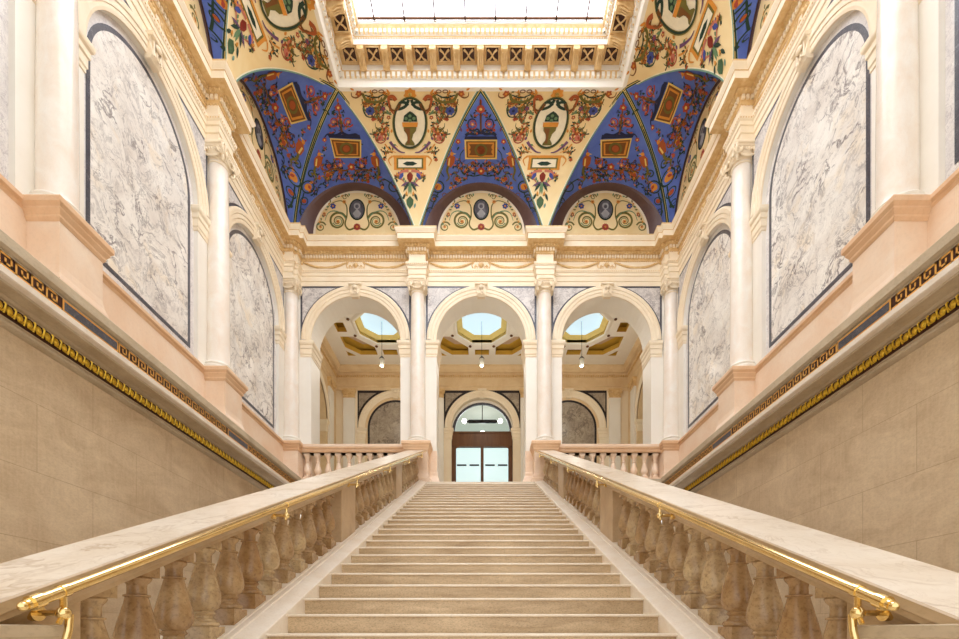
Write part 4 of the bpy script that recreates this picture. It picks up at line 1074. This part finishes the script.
for x in FB:
    lab = f'octagonal pale blue dome light with yellow rim, seen through the {nmx[x]} arch'
    if do0 is None:
        do0 = thing('dome_light', lab, 'ceiling light', (x, GC, GZ), 0, 'gallery dome lights')
        s = MB(); o1 = octa(0, 0, .84); o2 = octa(0, 0, .66)
        s.add([(a, b_, GZ+.10) for a, b_ in o1]+[(a, b_, GZ+.17) for a, b_ in o2], [(i, (i+1) % 8, 8+(i+1) % 8, 8+i) for i in range(8)])
        s.add([(a, b_, GZ+.01) for a, b_ in o1]+[(a, b_, GZ+.10) for a, b_ in o1], [(i, (i+1) % 8, 8+(i+1) % 8, 8+i) for i in range(8)]); s.build('yellow_rim', 'gold_coffer', do0)
        s = MB(); vs = []; fs = []
        for j, (r, z) in enumerate(((.67,.17),(.6,.22),(.45,.26),(.25,.28))): vs += [(a, b_, GZ+z) for a, b_ in octa(0, 0, r)]
        for j in range(3): fs += [(8*j+i, 8*j+(i+1) % 8, 8*j+8+(i+1) % 8, 8*j+8+i) for i in range(8)]
        fs.append(tuple(range(24, 32))); s.add(vs, fs, 0, True); s.build('glass', 'domeglass', do0)
        s = MB(); o0 = octa(0, 0, .98); o1 = octa(0, 0, .90); o2 = octa(0, 0, .845)
        for (A_, za), (B_, zb) in (((o0, 0), (o1, -.05)), ((o1, -.05), (o2, -.05)), ((o2, -.05), (o2, .02))):
            s.add([(a, b_, GZ+za) for a, b_ in A_]+[(a, b_, GZ+zb) for a, b_ in B_], [(i, (i+1) % 8, 8+(i+1) % 8, 8+i) for i in range(8)])
        s.build('moulded_rim', 'white', do0)
        s = MB()
        for i in range(8): a, b_ = octa(0, 0, 1.03)[i]; s.ball((a, b_, GZ-.02), .055, 0, 8, 5, (1,1,.6))
        s.build('rosettes', 'wood', do0)
        la0 = thing('pendant_lamp', f'small glass pendant lamp on a thin rod, seen through the {nmx[x]} arch', 'lamp', (x, GC, 9.0), 0, 'gallery pendant lamps')
        s = MB(); s.tube([(0,0,9.25),(0,0,10.5)], .007, 6); s.lathe([(.02,9.32),(.05,9.28),(.085,9.24),(.085,9.22),(.0,9.22)], seg=16, cap=False); s.build('rod', 'wire', la0)
        s = MB(); s.lathe([(.075,9.22),(.075,9.02),(.06,8.98),(.05,8.98)], seg=16, cap=False); shd = s.build('shade', 'offwhite', la0)
        s = MB(); s.ball((0,0,8.99), .042, 0, 12, 8); s.build('bulb', 'lamp', shd)
    else:
        dup(do0, (x, GC, GZ), 0, lab); dup(la0, (x, GC, 9.0), 0, f'small glass pendant lamp on a thin rod, seen through the {nmx[x]} arch')
# coffer panels (golden upper half, pinkish lower) above the holes
s = MB()
for x in FB:
    for sx in (-1, 1):
        for sy in (-1, 1):
            s.poly([[(x+sx*a, GC+sy*b_) for a, b_ in ((.62,.98),(.62,1.36),(1.0,1.36),(1.42,.94),(1.42,.6),(1.0,.6))]], GZ+.27, GZ+.30, 0, axis='z')
tag(s.build('ceiling', ['pinkish']), kind='structure')
# ------------------------------------------------------------ door
dr = thing('door_1', 'brown wooden double door with glass panes under a round fanlight', 'door', (0, GY+.16, FL), kind='structure')
s = MB(); y0, y1 = 0, .12
for sx in (-1, 1):
    s.box(min(sx*1.22, sx*1.08), max(sx*1.22, sx*1.08), y0, y1, FL, 7.28); s.add([(sx*1.08, y0-.01, 7.27), (sx*.92, y0-.01, 7.27), (sx*1.08, y0-.01, 7.16)], [(0,1,2)])
    s.box(min(sx*1.08, sx*1.04), max(sx*1.08, sx*1.04), y0+.03, y1, FL, 7.27)
s.box(-1.22, 1.22, y0-.03, y1, 7.27, 7.80); s.box(-1.25, 1.25, y0-.06, y1, 7.80, 7.86); s.box(-.06, .06, y0-.02, y1, FL, 7.27); s.box(-1.1, 1.1, y0, y1, FL, FL+.1)
s.build('frame', 'wood', dr)
for sx in (-1, 1):
    s = MB(); s.box(min(sx*.06, sx*1.05), max(sx*.06, sx*1.05), .05, .06, FL+.1, 7.27); pn = s.build('pane', 'glass', dr)
    s = MB(); a, b_ = (.12, .50) if sx > 0 else (-.5, -.12); s.box(a, b_, -.05, -.02, 6.50, 6.56); a, b_ = (.62, 1.0) if sx > 0 else (-1.0, -.62); s.box(a, b_, -.05, -.02, 6.50, 6.56); s.build('push_bar', 'black', pn)
s = MB(); s.poly([[(-1.22, 7.80), (1.22, 7.80)]+arc(0, 7.84, 1.20, 0, 180, 30), list(reversed([(-1.09, 7.86), (1.09, 7.86)]+arc(0, 7.87, 1.09, 0, 180, 30)))], .02, .10); s.build('fanlight_frame', 'slate', dr)
s = MB(); s.poly([[(-1.12, 7.85), (1.12, 7.85)]+arc(0, 7.86, 1.12, 0, 180, 30)], .05, .06); s.build('fanlight_glass', 'glass', dr)
# room beyond; its end wall glows by itself in place of room lighting
s = MB(); s.box(-3, 3, 18.4, 23, FL-.1, FL-.01); s.box(-3, -2.9, 18.56, 23, FL, 10); s.box(2.9, 3, 18.56, 23, FL, 10); s.box(-3, 3, 18.56, 23, 9.6, 9.7)
tag(s.build('wall_beyond', 'offwhite'), kind='structure')
s = MB(); s.box(-2.9, 2.9, 22.9, 23, FL, 9.6); tag(s.build('wall_beyond', 'room_glow'), kind='structure')
t = thing('ceiling_luminaire', 'dark bar lamp with two bright ends in the room behind the fanlight', 'lamp', (0, 19.6, 8.6))
s = MB(); s.tube([(-.66,0,8.82),(-.55,0,8.82),(.55,0,8.82),(.66,0,8.82)], .075, 10, taper=[.4,1,1,.4]); s.tube([(0,0,8.82),(0,0,9.6)], .02, 6); s.build('bar', 'black', t)
for sx in (-1, 1): s = MB(); s.ball((sx*.76,0,8.84), .10, 0, 12, 8); s.build('bulb', 'lamp', t)
# ------------------------------------------------------------ shift so that the lower floor lies at z=0
for o in list(C.objects):
    if o.parent is None: o.location.z += E
for o in C.objects:
    if '_z' in o: del o['_z']
# ------------------------------------------------------------ camera, light
cd = bpy.data.cameras.new('camera'); cam = bpy.data.objects.new('camera', cd); C.objects.link(cam)
cam.location = (.085, 0, E); cam.rotation_euler = (PI/2, 0, 0); cd.sensor_width = 36; cd.lens = 460/959*36
cd.shift_x = -(CX-479.5)/959; cd.shift_y = (CY-319.5)/959; cd.clip_start = .02
bpy.context.scene.camera = cam
w = bpy.data.worlds.new('world'); bpy.context.scene.world = w; w.use_nodes = True
bg = w.node_tree.nodes['Background']; bg.inputs[0].default_value = (1,.985,.97,1); bg.inputs[1].default_value = WORLD
def area(name, loc, size, energy, col, rot=(0,0,0), sy=None):
    l = bpy.data.lights.new(name, 'AREA'); l.energy = energy; l.size = size; l.color = col
    if sy: l.shape = 'RECTANGLE'; l.size_y = sy
    o = bpy.data.objects.new(name, l); C.objects.link(o); o.location = loc; o.rotation_euler = rot; return o
for x in FB:
    l = bpy.data.lights.new('pendant_light', 'POINT'); l.energy = 24; l.color = (1,.93,.82); l.shadow_soft_size = .12
    o = bpy.data.objects.new('pendant_light', l); C.objects.link(o); o.location = (x, GC, 8.85+E)
l = bpy.data.lights.new('room_light', 'POINT'); l.energy = 14; l.shadow_soft_size = .2; o = bpy.data.objects.new('room_light', l); C.objects.link(o); o.location = (0, 20.6, 8.6+E)
sc = bpy.context.scene
sc.view_settings.view_transform = 'Standard'; sc.view_settings.look = 'None'; sc.view_settings.gamma = 1; sc.view_settings.use_curve_mapping = False
sc.view_settings.exposure = EXPO
